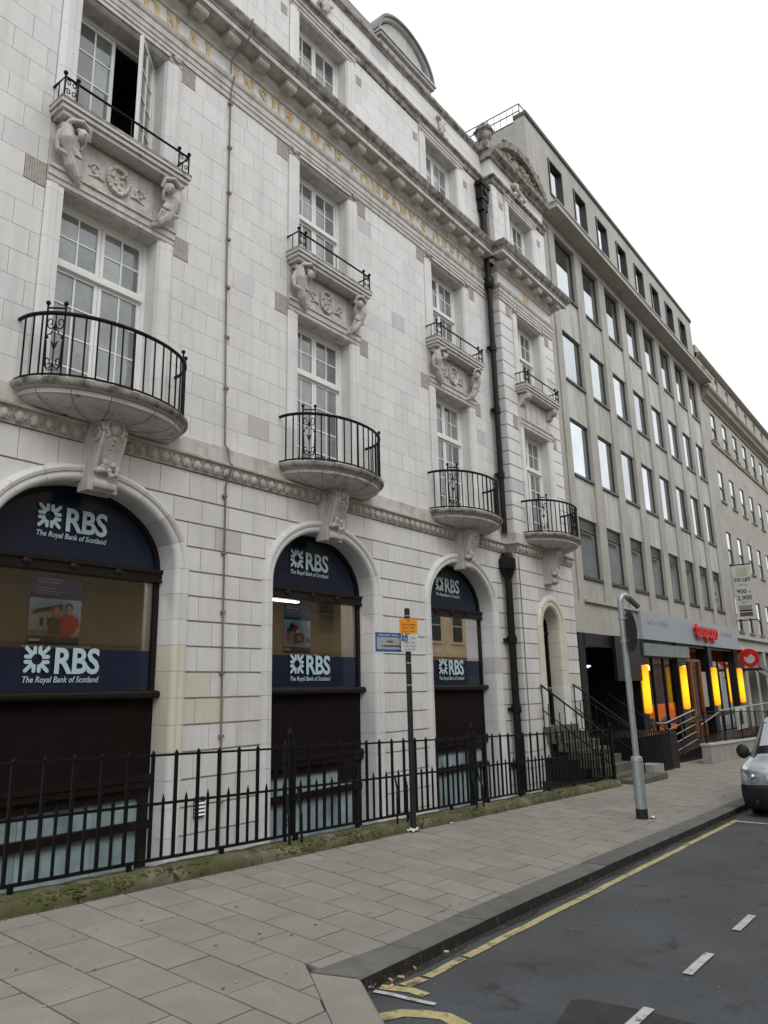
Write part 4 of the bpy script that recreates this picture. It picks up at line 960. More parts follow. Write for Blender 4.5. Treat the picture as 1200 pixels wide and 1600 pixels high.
q.tube([(6.60, 7.50, 12.28), (6.60, 7.55, 12.02), (6.62, 7.64, 11.93), (6.58, 7.85, 11.83), (6.56, 7.95, 11.72), (6.56, 7.965, 11.42), (6.58, 7.89, 11.37), (6.575, 7.96, 11.15), (6.58, 7.975, 11.0), (6.60, 7.975, 8.0), (6.63, 7.975, 6.5), (6.67, 7.975, 5.10), (6.69, 7.925, 5.03), (6.70, 7.90, 4.83), (6.70, 7.85, 4.79), (6.70, 7.93, 4.58), (6.70, 7.975, 4.5), (6.72, 7.975, 2.5), (6.75, 7.975, .3), (6.75, 7.975, -1)], .0145, 6)
cb = q.build('lightning_cable', cable_m, bank, smooth=True)
for i in range(14):
    z = 10.9 - .82 * i
    if 4.4 < z < 5.2: continue
    xx = 6.58 + max(0, (10.9 - z)) * .0165
    m = MB(); m.box(xx - .035, xx + .035, 7.955, 7.995, z - .018, z + .018); m.build('cable_clip', cable_m, cb)
q = MB(); q.tube([(15.05, PY - .02, 4.5), (15.06, PY - .02, -.4)], .011, 5); q.build('thin_cable', cable_m, bank)
m = MB(); m.box(6.34, 6.5, 7.97, 7.995, .10, .34); vv = m.build('louvre_vent', vent_d, bank)
for i in range(5):
    m = MB(); m.yz([(7.972, .12 + .045 * i), (7.955, .12 + .045 * i), (7.972, .145 + .045 * i)], 6.34, 6.5); m.build('louvre_slat', white_p, vv)
# ------------------------------------------------------------------ roof, dormer, pediment, urn
lead = mat('lead_roof', (.22, .22, .225), rough=.6, var=.15, scale=3); grey_t = mat('dormer_render', (.50, .50, .49), rough=.6, var=.1, scale=3, streak=.2)
q = MB(); q.yz([(8.3, 15.2), (9.0, 17.35), (9.0, 17.45), (11.9, 17.5), (11.9, 15.0)], XL, 11.75); q.build('mansard_roof', lead, bank)
q = MB(); q.yz([(8.3, 15.05), (8.9, 15.9), (11.9, 16.0), (11.9, 14.9)], 11.78, 18.0); q.build('low_roof', lead, bank)
DC, DH, DYd = 13.2, 1.03, 9.0
q = MB(); q.box(DC - DH + .1, DC + DH - .1, DYd + .1, 11, 15.3, 17.5)
dm = q.build('dormer', grey_t, bank)
q = MB(); arcp = [(DC + DH * math.cos(math.pi * i / 20), 17.56 + .88 * math.sin(math.pi * i / 20)) for i in range(21)]; q.xz(arcp, DYd + .12, 11); q.build('tympanum', grey_t, dm)
for k, (oo, z0, z1, yy) in enumerate(((.10, 17.29, 17.37, .02), (.05, 17.37, 17.42, .06), (.16, 17.42, 17.50, -.06), (.2, 17.50, 17.57, -.10))):
    q = MB(); q.box(DC - DH - oo, DC + DH + oo, DYd + yy, 11, z0, z1); q.build('dormer_moulding', white_p if k == 1 else grey_t, dm)
for k, (r0, r1, yy) in enumerate(((1.0, 1.07, .02), (1.07, 1.13, -.05))):
    q = MB(); a = [(DC + (DH + .08) * r0 * math.cos(math.pi * i / 24), 17.57 + .88 * r0 * math.sin(math.pi * i / 24)) for i in range(25)]; b = [(DC + (DH + .08) * r1 * math.cos(math.pi * i / 24), 17.57 + .88 * r1 * math.sin(math.pi * i / 24)) for i in range(25)]
    n = 25; vs = [(x, DYd + yy, z) for x, z in a] + [(x, DYd + yy, z) for x, z in b] + [(x, 11, z) for x, z in a] + [(x, 11, z) for x, z in b]
    q.add(vs, [(i, i + 1, n + i + 1, n + i) for i in range(n - 1)] + [(n + i, n + i + 1, 3 * n + i + 1, 3 * n + i) for i in range(n - 1)] + [(i, i + 1, 2 * n + i + 1, 2 * n + i) for i in range(n - 1)]); q.build('curved_moulding', lead if k else grey_t, dm)
q = MB(); q.box(DC + DH + .05, DC + DH + .55, DYd + .3, 10, 16.9, 17.25); q.build('lead_box', lead, dm)
# pavilion top: entablature, segmental pediment full of carving
q = MB(); q.yz([(PY + .3, 15.03), (PY - .06, 15.03), (PY - .10, 15.08), (PY - .22, 15.13), (PY - .24, 15.20), (PY - .26, 15.24), (PY + .3, 15.26)], PX0 - .12, PX1 + .06); ped = q.build('pediment', stone_grime, bank)
def seg_arc(k, n=22): return [(PC + (1.55 - k) * (i / n * 2 - 1), 15.25 + (.80 - k) * (1 - (i / n * 2 - 1) ** 2) ** .85) for i in range(n + 1)]
a, b = seg_arc(.0), seg_arc(.15); n = len(a); q = MB()
vs = [(x, PY - .24, z) for x, z in a] + [(x, PY - .20, z) for x, z in b] + [(x, PY + .2, z) for x, z in a] + [(x, PY + .2, z) for x, z in b]
q.add(vs, [(i, i + 1, n + i + 1, n + i) for i in range(n - 1)] + [(n + i, n + i + 1, 3 * n + i + 1, 3 * n + i) for i in range(n - 1)] + [(i, i + 1, 2 * n + i + 1, 2 * n + i) for i in range(n - 1)]); q.build('curved_cornice', stone_grime, ped)
q = MB(); q.xz(seg_arc(.12) + [], PY - .02, PY + .25, .3); q.build('tympanum', stone_trim, ped)
q = MB(); rnd = random.Random(21)
for i in range(60):
    u_ = rnd.uniform(-.9, .9); x = PC + 1.3 * u_; z = 15.27 + rnd.uniform(.0, .52) * (1 - u_ * u_); q.ball((x, PY - .07, z), rnd.uniform(.04, .09), 5, 1, 1, .8)
for i in range(8):
    u_ = rnd.uniform(-.7, .7); x = PC + 1.3 * u_; z = 15.45 + .2 * (1 - u_ * u_); q.tube([(x, PY - .1, z), (x + .12, PY - .12, z + .07), (x + .2, PY - .1, z - .02), (x + .12, PY - .1, z - .08)], .03, 5)
for x in (PC - .95, PC + .35, PC + .95): q.ball((x, PY - .18, 15.25 + .80 * (1 - ((x - PC) / 1.55) ** 2) ** .85 + .04), .09, 6, 1.1, 1, .9)
o = q.build('pediment_carving', stone_grime, ped); remesh(o, .022, 1)
q = MB()
for i in range(10): q.ball((PC - .1 + rnd.uniform(-.3, .3), PY - .08, 14.72 + rnd.uniform(-.16, .2)), .08, 6)
o = q.build('carved_crest', stone_trim, bank); remesh(o, .02, 1)
for c in (8.86, 13.02, 4.7):
    q = MB()
    q.ball((c, FY - .06, 14.78), .12, 6, 1, .7, 1.3)
    for i in range(12): q.ball((c + rnd.uniform(-.2, .2), FY - .07, 14.76 + rnd.uniform(-.2, .24)), .05, 5)
    o = q.build('carved_crest', stone_trim, bank); remesh(o, .016, 1)
q = MB(); UX, UY = PX0 - .02, PY + .12
q.box(UX - .17, UX + .19, UY - .17, UY + .2, 15.26, 15.5)
ur = q.build('urn_pedestal', stone_grime, bank)
q = MB(); q.lathe((UX, UY, 15.5), [(.15, 0), (.15, .04), (.08, .07), (.08, .10), (.17, .16), (.2, .24), (.19, .32), (.25, .36), (.25, .41), (.16, .44), (.12, .47)], 14)
for i in range(7): a_ = i * .9; q.ball((UX + .13 * math.cos(a_), UY + .13 * math.sin(a_), 16.0), .075, 5)
q.ball((UX, UY, 16.08), .11, 6)
for i in range(4): q.ball((UX + .25 * math.cos(i * 1.57 + .6), UY + .25 * math.sin(i * 1.57 + .6), 15.88), .05, 5)
q.build('urn', stone_grime, ur, smooth=True)
# ------------------------------------------------------------------ sunken area in front of the basement
q = MB(); q.box(XL, 15.7, 6.28, 8.6, -2.35, -2.25); q.box(XL, 15.7, 6.29, 6.33, -2.3, -.42); q.box(15.66, 15.7, 6.3, 7.7, -2.3, -.4); o = q.build('basement_area', dark_in); o['kind'] = 'structure'
# ================================================================== DWARF WALL WITH MOSSY COPING
dw = thing('coping_wall', 'low mossy rounded stone kerb wall carrying the black railings', 'wall', (8, 6.1, gz(8)))
x = .5; ends = [.5, 2.35, 3.62, 4.55, 5.62, 7.05, 8.45, 9.75, 11.2, 12.7, 14.1, 15.55]
rnd = random.Random(2)
for a, b in zip(ends[:-1], ends[1:]):
    q = MB(); N = 9; prof = [(5.955, -.65), (5.955, .015), (5.962, .055), (5.985, .088), (6.03, .108), (6.12, .118), (6.24, .115), (6.30, .10), (6.32, .07), (6.32, -.65)]
    secs = []
    for i in range(N + 1):
        xx = a + .006 + (b - a - .012) * i / N; e = .012 if i in (0, N) else 0
        secs.append([(xx, y + (rnd.uniform(-.006, .006) + (e if y < 6.1 else 0)) * (z > 0), gz(xx) + z - e * (z > .05) + rnd.uniform(-.005, .005) * (z > .05)) for y, z in prof])
    n = len(prof); vs = [v for s in secs for v in s]
    q.add(vs, [tuple(range(n))[::-1], tuple(N * n + i for i in range(n))] + [(j * n + i, j * n + (i + 1) % n, (j + 1) * n + (i + 1) % n, (j + 1) * n + i) for j in range(N) for i in range(n)])
    q.build('coping_stone', moss, dw, smooth=True, angle=50)
# moss cushions and grit caught along it
rnd = random.Random(77); q = MB()
def tuft(q, x, y, z, r, h, n=5):
    a0 = rnd.uniform(0, 6); b = [(x + r * rnd.uniform(.7, 1.2) * math.cos(a0 + 6.283 * i / n), y + r * rnd.uniform(.7, 1.2) * math.sin(a0 + 6.283 * i / n), z - .004) for i in range(n)]
    m_ = [(x + (p[0] - x) * .6, y + (p[1] - y) * .6, z + h * .75) for p in b]
    q.add(b + m_ + [(x, y, z + h)], [(i, (i + 1) % n, n + (i + 1) % n, n + i) for i in range(n)] + [(n + i, n + (i + 1) % n, 2 * n) for i in range(n)])
for i in range(2600):
    x = 2.6 + rnd.random() ** 1.5 * 12.8; t = rnd.random(); y = 5.958 + .10 * t ** 1.3 + (rnd.random() ** 4) * .2
    if math.sin(x * 2.1) + math.sin(x * 5.3 + 1) + rnd.uniform(-.8, .8) < -.15: continue
    zz = gz(x) + (.015 + .09 * min(1, max(0, (y - 5.955) / .06)) ** .5 if y < 6.02 else .108); tuft(q, x, y, zz, rnd.uniform(.01, .03), rnd.uniform(.003, .010))
moss_c = mat('moss_cushion', (.06, .068, .019), rough=1, var=.5, scale=12, bump=.6, bscale=150, spots=[((.12, .125, .035), 25, .5, .7, .7)])
o = q.build('moss', moss_c, dw, smooth=True, angle=80); o['kind'] = 'stuff'
q = MB()
for i in range(520):
    x = 2.7 + rnd.random() ** 1.4 * 11; y = 5.945 - abs(rnd.gauss(0, .02)); s_ = rnd.uniform(.003, .011); tuft(q, x, y, gz(x, y) + .003, s_, s_ * .6, 4)
for i in range(600):
    x = 3.85 + rnd.random() ** 1.6 * 9; y = kerb_y(x) - abs(rnd.gauss(0, .05)) - .005; s_ = rnd.uniform(.002, .008); tuft(q, x, y, rz(x) + .005, s_, s_ * .5, 4)
o = q.build('gutter_grit', mat('grit', (.12, .105, .085), rough=.95, var=.7, scale=30, bump=0)); o['kind'] = 'stuff'; tag(o, 'fine grit and leaf crumbs lying in the gutter and along the mossy wall', 'grit')
# ================================================================== RAILINGS
YR = 6.15
fen = thing('iron_railings', 'black iron railings with spear tops along the front of the bank', 'railing', (8, YR, gz(8)))
def rail_z(x, h): return gz(x) + h
HT, HM, HB = 1.085, .655, .178
def rail(h, w, t_):
    q = MB(); xs = [.55, 15.62]
    q.add([(xx, YR + dy, rail_z(xx, h) + dz) for xx in xs for dy, dz in ((-w, -t_), (w, -t_), (w, t_), (-w, t_))], [(0, 1, 2, 3), (7, 6, 5, 4), (0, 4, 5, 1), (1, 5, 6, 2), (2, 6, 7, 3), (3, 7, 4, 0)]); q.build('rail', iron, fen)
rail(HT, .018, .010); rail(HM, .018, .011); rail(HB, .020, .012)
tall = None; short = None
def bar_mesh(h, r, tip):
    q = MB(); q.box(-r, r, -r, r, 0, h - tip); v = [(-r * .98, -r * .98, h - tip), (r * .98, -r * .98, h - tip), (r * .98, r * .98, h - tip), (-r * .98, r * .98, h - tip), (0, 0, h)]
    q.add(v, [(0, 1, 4), (1, 2, 4), (2, 3, 4), (3, 0, 4), (3, 2, 1, 0)]); return q.mesh('bar')
tallm, shortm = bar_mesh(1.135 - HB + .012, .0135, .035), bar_mesh(.745 - HB + .012, .0105, .06)
k = 0; PST = [4.70 - .0, 8.30, 12.45]
while True:
    xx = .72 + .2625 * k
    if xx > 15.6: break
    place('tall_bar', tallm, iron, fen, (xx, YR, rail_z(xx, HB) - .01))
    if xx + .131 < 15.6: place('short_bar', shortm, iron, fen, (xx + .131, YR, rail_z(xx + .131, HB) - .01))
    if k % 4 == 1:
        m = MB(); m.box(-.018, .018, -.018, .018, -.1, .07); m.build('foot', iron, fen, loc=(xx + .06, YR, rail_z(xx, HB) - .07))
    k += 1
def standard(x0):
    z = gz(x0); q = MB()
    for dx in (-.07, .07): q.tube([(x0 + dx, YR, z + .1), (x0 + dx, YR, z + 1.13)], .02, 6); q.tube([(x0 + dx, YR, z + 1.13), (x0 + dx, YR, z + 1.19)], [.02, .003], 6)
    q.tube([(x0, YR, z + .1), (x0, YR, z + 1.24)], .016, 6); q.tube([(x0, YR, z + 1.24), (x0, YR, z + 1.33)], [.03, .002], 6); q.ball((x0, YR, z + 1.235), .03, 6)
    for zz in (1.0, .8, .3):
        for sd in (-1, 1):
            sp = [(x0 + sd * (.035 + .028 * (1 - .6 * i / 12) * math.cos(i * .6)), YR, z + zz + .045 * (1 - .6 * i / 12) * math.sin(i * .6)) for i in range(13)]; q.tube(sp, .007, 5)
    for dx in (-.1, .09):
        q.tube([(x0 + dx + .05, YR + .01, z + .66), (x0 + dx, YR - .06, z + .48), (x0 + dx - .03, YR - .12, z + .40), (x0 + dx - .03, YR - .13, z + .10)], .014, 6)
    q.build('ornate_standard', iron, fen)
for xx in (6.19, 10.06): standard(xx)
for xx in (8.0, 8.22):
    z = gz(xx); q = MB(); q.tube([(xx + .12, YR, z + .66), (xx + .1, YR - .05, z + .5), (xx, YR - .12, z + .42), (xx - .02, YR - .13, z + .1)], .013, 6); q.build('stay', iron, fen)
for xx in (15.62,):
    q = MB(); q.box(xx - .03, xx + .03, YR - .03, YR + .03, gz(xx) + .05, gz(xx) + 1.12); q.lathe((xx, YR, gz(xx) + 1.12), [(.03, 0), (.045, .03), (.04, .06), (.012, .12)], 8); q.build('post', iron, fen)
q = MB(); q.box(9.12, 9.32, 7.9, 7.99, .25, .55); q.build('meter_box', pipe_m, bank)
# ================================================================== ENTRANCE STEPS
step_m = mat('worn_step', (.10, .095, .072), rough=.9, var=.2, scale=4, bump=.25, spots=[((.13, .14, .06), 4, .45, .7, .6)])
st = thing('entrance_steps', 'worn stone steps rising to the arched door of the bank', 'steps', (16.5, 6.9, gz(16.5)))
zt0, zg = .72, gz(16.5); NS = 7; dz = (zt0 - zg) / NS
for i in range(NS):
    ya = 6.15 + .245 * i; q = MB(); q.box(15.72, 17.42, ya, 8.05 if i == NS - 1 else ya + .27, zg + dz * i - .0 - (.3 if i == 0 else .02), zg + dz * (i + 1)); q.build('step', step_m, st)
q = MB(); q.box(15.74, 17.40, 6.35, 7.7, -1.6, zg); q.box(15.74, 17.40, 6.8, 7.7, zg, zg + .5); q.build('stair_base', dark_in, st)
q = MB(); q.box(15.9, 17.7, 5.72, 6.14, gz(16.8) - .1, gz(16.8) + .10); q.build('step', step_m, st)
for xr, lab in ((15.70, 'black handrail on the near side of the bank entrance steps'), (17.46, 'black handrail on the far side of the bank entrance steps')):
    t = thing('stair_handrail', lab, 'handrail', (xr, 6.9, zg), 'handrails of the entrance steps')
    def hz(y): return zg + (y - 6.15) / 1.55 * (zt0 - zg) 
    q = MB(); q.tube([(xr, 7.70, hz(7.7) + .92), (xr, 6.12, hz(6.12) + .92)], .02, 8); q.build('top_rail', iron, t, smooth=True)
    q = MB(); q.tube([(xr, 7.70, hz(7.7) + .38), (xr, 6.12, hz(6.12) + .38)], .014, 6); q.build('middle_rail', iron, t)
    for i in range(13):
        y = 6.14 + .128 * i; q = MB(); q.tube([(xr, y, hz(y) - .02), (xr, y, hz(y) + (.92 if i % 2 == 0 else .62))], .012, 6); q.build('upright', iron, t)
# ================================================================== SIGN POLE
blk = mat('black_pole_paint', (.012, .013, .016), rough=.45, var=.3, scale=9)
orange = mat('orange_sign', (.72, .27, .012), rough=.5, bump=0, var=.04); s_blue = mat('blue_sign', (.015, .10, .36), rough=.5, bump=0, var=.04); s_grey = mat('grey_sign', (.36, .37, .37), rough=.5, bump=0); ink = mat('black_print', (.02, .02, .02), rough=.6, bump=0); s_white = mat('white_sign', (.56, .57, .55), rough=.5, bump=0)
PXs, PYs = 8.20, 5.93; pz = gz(PXs)
sp_ = thing('parking_sign_pole', 'slim black pole with an orange and a white parking plate', 'sign', (PXs, PYs, pz))
q = MB(); q.tube([(PXs, PYs, pz - .1), (PXs, PYs, 2.66)], .037, 14); q.build('pole', blk, sp_, smooth=True)
q = MB(); q.lathe((PXs, PYs, 2.66), [(.037, 0), (.039, .01), (.025, .022)], 14); q.build('cap', blk, sp_, smooth=True)
for z in (2.58, 1.95, 1.66): q = MB(); q.lathe((PXs, PYs, z), [(.0385, -.008), (.0385, .008)], 14); q.build('band', galv if z < 2.5 else P_grey, sp_, smooth=True)
# plates turned towards the viewer's side of the street
ya = R(-42); ux = Vector((math.cos(ya), math.sin(ya), 0)); nx_ = Vector((ux.y, -ux.x, 0))
base = Vector((PXs, PYs, 0)) + nx_ * .06
def plate(name, w, z0, z1, m, off=0, d=0., par=sp_, dirn=ux, nn=nx_, bs=base):
    q = MB(); c = bs + dirn * off
    def pt(a, b, k): v = c + dirn * a + nn * (k + d); return (v.x, v.y, b)
    ps = [(-w / 2, z0), (w / 2, z0), (w / 2, z1), (-w / 2, z1)]
    q.add([pt(a, b, 0) for a, b in ps] + [pt(a, b, -.006) for a, b in ps], [(0, 1, 2, 3), (7, 6, 5, 4), (0, 4, 5, 1), (1, 5, 6, 2), (2, 6, 7, 3), (3, 7, 4, 0)]); return q.build(name, m, par)
def ptext(t, size, cx, z, m, par, dirn=ux, nn=nx_, bs=base, d=.003, **k):
    vs, fs, w = text_geo(t, size, **k); q = MB(); q.add([tuple((bs + dirn * (cx + a - w / 2) + nn * d)[:2]) + (z + b,) for a, b in vs], fs); me = bpy.data.meshes.new('lettering'); me.from_pydata(q.v, [], q.f); return place('lettering', me, m, par)
op = plate('orange_plate', .245, 2.335, 2.535, orange)
q = MB(); c_ = base + nx_ * .003
for i in range(3): a_ = R(90 + 120 * i); q.v.append(tuple(c_ + ux * (.016 * math.cos(a_)) + Vector((0, 0, 2.508 + .016 * math.sin(a_)))))
q.f.append((0, 1, 2)); q.t.append(0.); q.build('symbol', ink, op)
ptext('No waiting', .042, 0, 2.445, ink, op); ptext('Mon - Sat', .040, 0, 2.40, ink, op); ptext('8 am - 6 pm', .036, 0, 2.355, ink, op)
wp = plate('white_plate', .235, 2.10, 2.325, s_white, .01)
plate('blue_square', .085, 2.235, 2.318, s_blue, -.055, .002, wp); q = MB(); cw = base + ux * -.055 + nx_ * .006
def wpt(a, b): v = cw + ux * a; return (v.x, v.y, 2.276 + b)
q.tube([wpt(.018 * math.cos(R(t)) - .002, .018 * math.sin(R(t)) - .014) for t in range(110, 400, 29)], .0035, 5); q.tube([wpt(-.008, .026), wpt(-.006, .0), wpt(.012, -.002), wpt(.022, -.026), wpt(.03, -.024)], .0045, 5); q.ball(wpt(-.009, .034), .007, 5); q.build('wheelchair_symbol', s_white, wp)
ptext('Only', .035, .06, 2.262, ink, wp); ptext('Mon - Sat', .036, .01, 2.205, ink, wp); ptext('7 am - 6 pm', .034, .01, 2.162, ink, wp); ptext('At any time', .032, .01, 2.118, ink, wp)
dx_ = Vector((math.cos(R(-10)), math.sin(R(-10)), 0)); dn_ = Vector((dx_.y, -dx_.x, 0)); b2 = Vector((PXs - .05, PYs + .05, 0))
bp_ = thing('blue_framed_sign', 'grey street notice with a blue border fixed behind the parking plates', 'sign', (PXs - .25, PYs, 2.1))
plate('board', .50, 2.095, 2.345, s_blue, -.24, 0, bp_, dx_, dn_, b2); plate('face', .455, 2.125, 2.285, s_grey, -.24, .004, bp_, dx_, dn_, b2)
rnd = random.Random(12)
for z_, h_, x0_, x1_, m_ in ((2.302, .024, -.44, -.05, s_white), (2.218, .030, -.32, -.16, ink), (2.160, .030, -.41, -.06, ink)):
    q = MB(); a_ = x0_
    while a_ < x1_:
        w_ = rnd.uniform(.010, .02)
        if rnd.random() > .12:
            ps = [b2 + dx_ * u_ + dn_ * .008 for u_ in (a_, a_ + w_)]; q.add([(ps[0].x, ps[0].y, z_), (ps[1].x, ps[1].y, z_), (ps[1].x, ps[1].y, z_ + h_ * rnd.choice((.7, .7, 1))), (ps[0].x, ps[0].y, z_ + h_ * .7)], [(0, 1, 2, 3)])
        a_ += w_ + .007
    q.build('blurred_print', m_, bp_)
# ================================================================== GREY POST WITH HOOKED TOP AND ROUND SIGN
LX, LY = 11.43, 4.13; lz = gz(LX, LY)
lp = thing('hooked_sign_post', 'galvanised post with a hooked top lamp and the back of a round sign', 'post', (LX, LY, lz))
q = MB(); q.tube([(LX, LY, lz - .1), (LX, LY, lz + .14)], .086, 16); q.build('black_foot', blk, lp, smooth=True)
q = MB(); q.tube([(LX, LY, lz + .141), (LX, LY, .50)], .083, 16); q.build('thick_base', galv, lp, smooth=True)
q = MB(); q.lathe((LX, LY, .50), [(.087, -.02), (.089, .0), (.078, .05), (.045, .065)], 16); q.build('shoulder', galv, lp, smooth=True)
q = MB(); hd = Vector((.93, -.36, 0)).normalized(); pts = [Vector((LX, LY, .55)), Vector((LX - .02, LY, 1.8)), Vector((LX - .03, LY, 2.85))]
q.tube(pts, .045, 14, caps=False); e0 = pts[-1]
hk = [e0 + hd * (.11 * (1 - math.cos(R(a)))) + Vector((0, 0, .11 * math.sin(R(a)))) for a in range(0, 131, 6)]
q.tube(hk, .044, 14); q.build('shaft', galv, lp, smooth=True)
e1 = hk[-1]; q = MB(); dd = (hk[-1] - hk[-2]).normalized(); q.tube([e1, e1 + dd * .26], [.05, .045], 10); q.build('lamp_head', mat('lamp_housing', (.10, .105, .11), rough=.5), lp, smooth=True)
q = MB(); nrm = Vector((.62, -.79, 0)).normalized(); tn = Vector((-nrm.y, nrm.x, 0)); cc = Vector((LX + .06, LY - .075, 2.40)); rr = .31; N = 36
vs = [cc + nrm * .004 + tn * (rr * math.cos(2 * math.pi * i / N)) + Vector((0, 0, rr * math.sin(2 * math.pi * i / N))) for i in range(N)] + [cc - nrm * .004 + tn * (rr * math.cos(2 * math.pi * i / N)) + Vector((0, 0, rr * math.sin(2 * math.pi * i / N))) for i in range(N)]
q.add(vs, [tuple(range(N)), tuple(range(N, 2 * N))[::-1]] + [(i, (i + 1) % N, N + (i + 1) % N, N + i) for i in range(N)]); q.build('round_sign_back', blk, lp)
for z in (2.25, 2.6): q = MB(); q.tube([(LX - .02, LY, z), (LX + .06, LY - .04, z)], .03, 8); q.lathe((LX - .025, LY, z), [(.062, -.02), (.062, .02)], 14); q.build('clamp', galv, lp, smooth=True)
q = MB(); q.lathe((LX - .005, LY, 1.55), [(.0465, -.14), (.0465, .14)], 14); q.build('sticker', s_grey, lp, smooth=True)
# ================================================================== OFFICE BUILDING
off = thing('office_building', 'beige precast concrete office block with tall fins and a restaurant below', 'building', (27, 8, gz(27)))
OX0, OX1 = 18.02, 35.75; PIT, OP0, OPW = 1.986, 19.53, 1.42
RW_ = [(13.42, 15.27), (10.51, 12.10), (7.55, 9.28), (4.57, 6.28)]
q = MB(); q.box(OX0, 19.53, 8.06, 12, 3.0, 15.6); q.box(OX0, 18.88, 8.06, 12, -2, 3.0); q.build('end_wall', conc, off)
for i in range(3):
    q = MB(); xa = OX0 + .02 + .5 * i; q.box(xa, xa + (.46 if i < 2 else .40), 8.0 + (.03 if i == 1 else 0), 8.08, 3.0, 15.5); q.build('wall_panel', conc, off)
for k in range(8):
    xa = OP0 + PIT * k + OPW; q = MB(); xb = xa + PIT - OPW if k < 7 else OX1
    q.box(xa, xb, 8.0, 8.5, 3.86, 15.295); q.build('pilaster', conc, off)
q = MB(); q.box(OX0, OX1, 7.99, 8.5, 15.30, 15.56); q.build('head_beam', conc, off)
q = MB(); q.box(OX0, OX1, 8.45, 12, 3.0, 15.6); q.build('core_wall', dark_in, off)
q = MB(); q.box(18.60, OX1 + .02, 7.47, 8.2, 15.53, 15.70); q.box(18.57, OX1 + .05, 7.44, 8.2, 15.702, 15.76); q.build('canopy', conc, off)
wf = MB(); wf.box(0, OPW, .0, .03, 0, .1)
for k in range(8):
    xa = OP0 + PIT * k
    for r, (z0, z1) in enumerate(RW_):
        w_ = MB(); y = 8.11; e = .045
        w_.box(xa, xa + e, y, y + .08, z0, z1); w_.box(xa + OPW - e, xa + OPW, y, y + .08, z0, z1); w_.box(xa + e, xa + OPW - e, y, y + .08, z0, z0 + .05); w_.box(xa + e, xa + OPW - e, y, y + .08, z1 - .05, z1)
        w_.box(xa + e, xa + OPW - e, y - .01, y + .08, z1 - .36, z1 - .30) if r == 3 else None
        w = w_.build('window', alu, off)
        m = MB(); m.box(xa + e, xa + OPW - e, y + .03, y + .04, z0 + .05, (z1 - .36) if r == 3 else z1 - .05); ob = m.build('pane', mirror, w)
        tilt = random.uniform(-.3, .3)
        if r == 3: m = MB(); m.box(xa + e, xa + OPW - e, y + .02, y + .04, z1 - .30, z1 - .05); m.build('vent_pane', alu, w)
        m = MB(); m.box(xa - .002, xa + OPW + .002, 8.005, y + .05, z0 - .07, z0 - .001); m.build('sill', alu, w)
        # spandrel above this window
        zt_ = RW_[r - 1][0] - .07 if r else None
        if r:
            for h in range(2):
                m = MB(); m.box(xa + OPW * h / 2 + .006, xa + OPW * (h + 1) / 2 - .006, 8.06 + .004 * h, 8.2, z1 + .004, zt_); m.build('spandrel', conc_l, off)
        if r == 3: m = MB(); m.box(xa + .006, xa + OPW - .006, 8.06, 8.2, 3.9, z0 - .07); m.build('spandrel', conc, off)
q = MB(); q.box(19.3, OX1, 7.90, 8.3, 3.82, 3.90); q.build('ledge', conc, off)
q = MB(); q.box(OX0, OX1, 7.985, 8.46, 2.98, 3.82); q.build('ground_beam', conc, off)
# attic storey
aw_ = [(19.50 + 1.955 * k, 20.53 + 1.955 * k) for k in range(8)]
q = MB(); prev = OX0
for a, b in aw_: q.box(prev, a, 8.02, 8.4, 15.6, 18.66); prev = b
q.box(prev, OX1 - .4, 8.02, 8.4, 15.6, 18.66)
for a, b in aw_: q.box(a, b, 8.02, 8.4, 18.06, 18.66); q.box(a, b, 8.02, 8.4, 15.6, 16.72)
q.build('attic_wall', conc, off)
for a, b in aw_:
    w_ = MB(); w_.box(a, a + .06, 7.98, 8.3, 16.72, 18.06); w_.box(b - .06, b, 7.98, 8.3, 16.72, 18.06); w_.box(a + .06, b - .06, 7.98, 8.3, 18.0, 18.06); w_.box(a + .06, b - .06, 7.98, 8.3, 16.72, 16.78); w = w_.build('window', alu, off)
    m = MB(); m.box(a + .06, b - .06, 8.10, 8.11, 16.78, 18.0); m.build('pane', mirror, w)
q = MB(); q.box(OX0 - .02, OX1 - .36, 7.96, 8.4, 18.662, 18.80); q.build('roof_coping', conc_d, off)
q = MB(); q.box(OX0 - .01, OX0 + .1, 8.03, 13, 12, 18.6); q.box(OX0, OX1 - .4, 12.9, 13, 12, 18.6); q.box(OX0 - .01, OX1 - .4, 8.4, 13, 18.55, 18.6); q.build('side_wall', conc, off)
purple = mat('painted_roof_rail', (.09, .075, .11), rough=.5)
rr_ = MB()
for z in (18.95, 19.2): rr_.tube([(OX0 + .05, 8.2, z), (OX0 + .05, 12.9, z)], .018, 5)
for i in range(22): yy = 8.2 + .22 * i; rr_.tube([(OX0 + .05, yy, 18.6), (OX0 + .05, yy, 19.2)], .008 if i % 5 else .016, 5)
rr_.tube([(OX0 + .05, 8.2, 19.2), (OX0 + .4, 8.2, 19.2), (OX0 + .4, 8.2, 18.7)], .018, 5); rr_.build('roof_railing', purple, off)
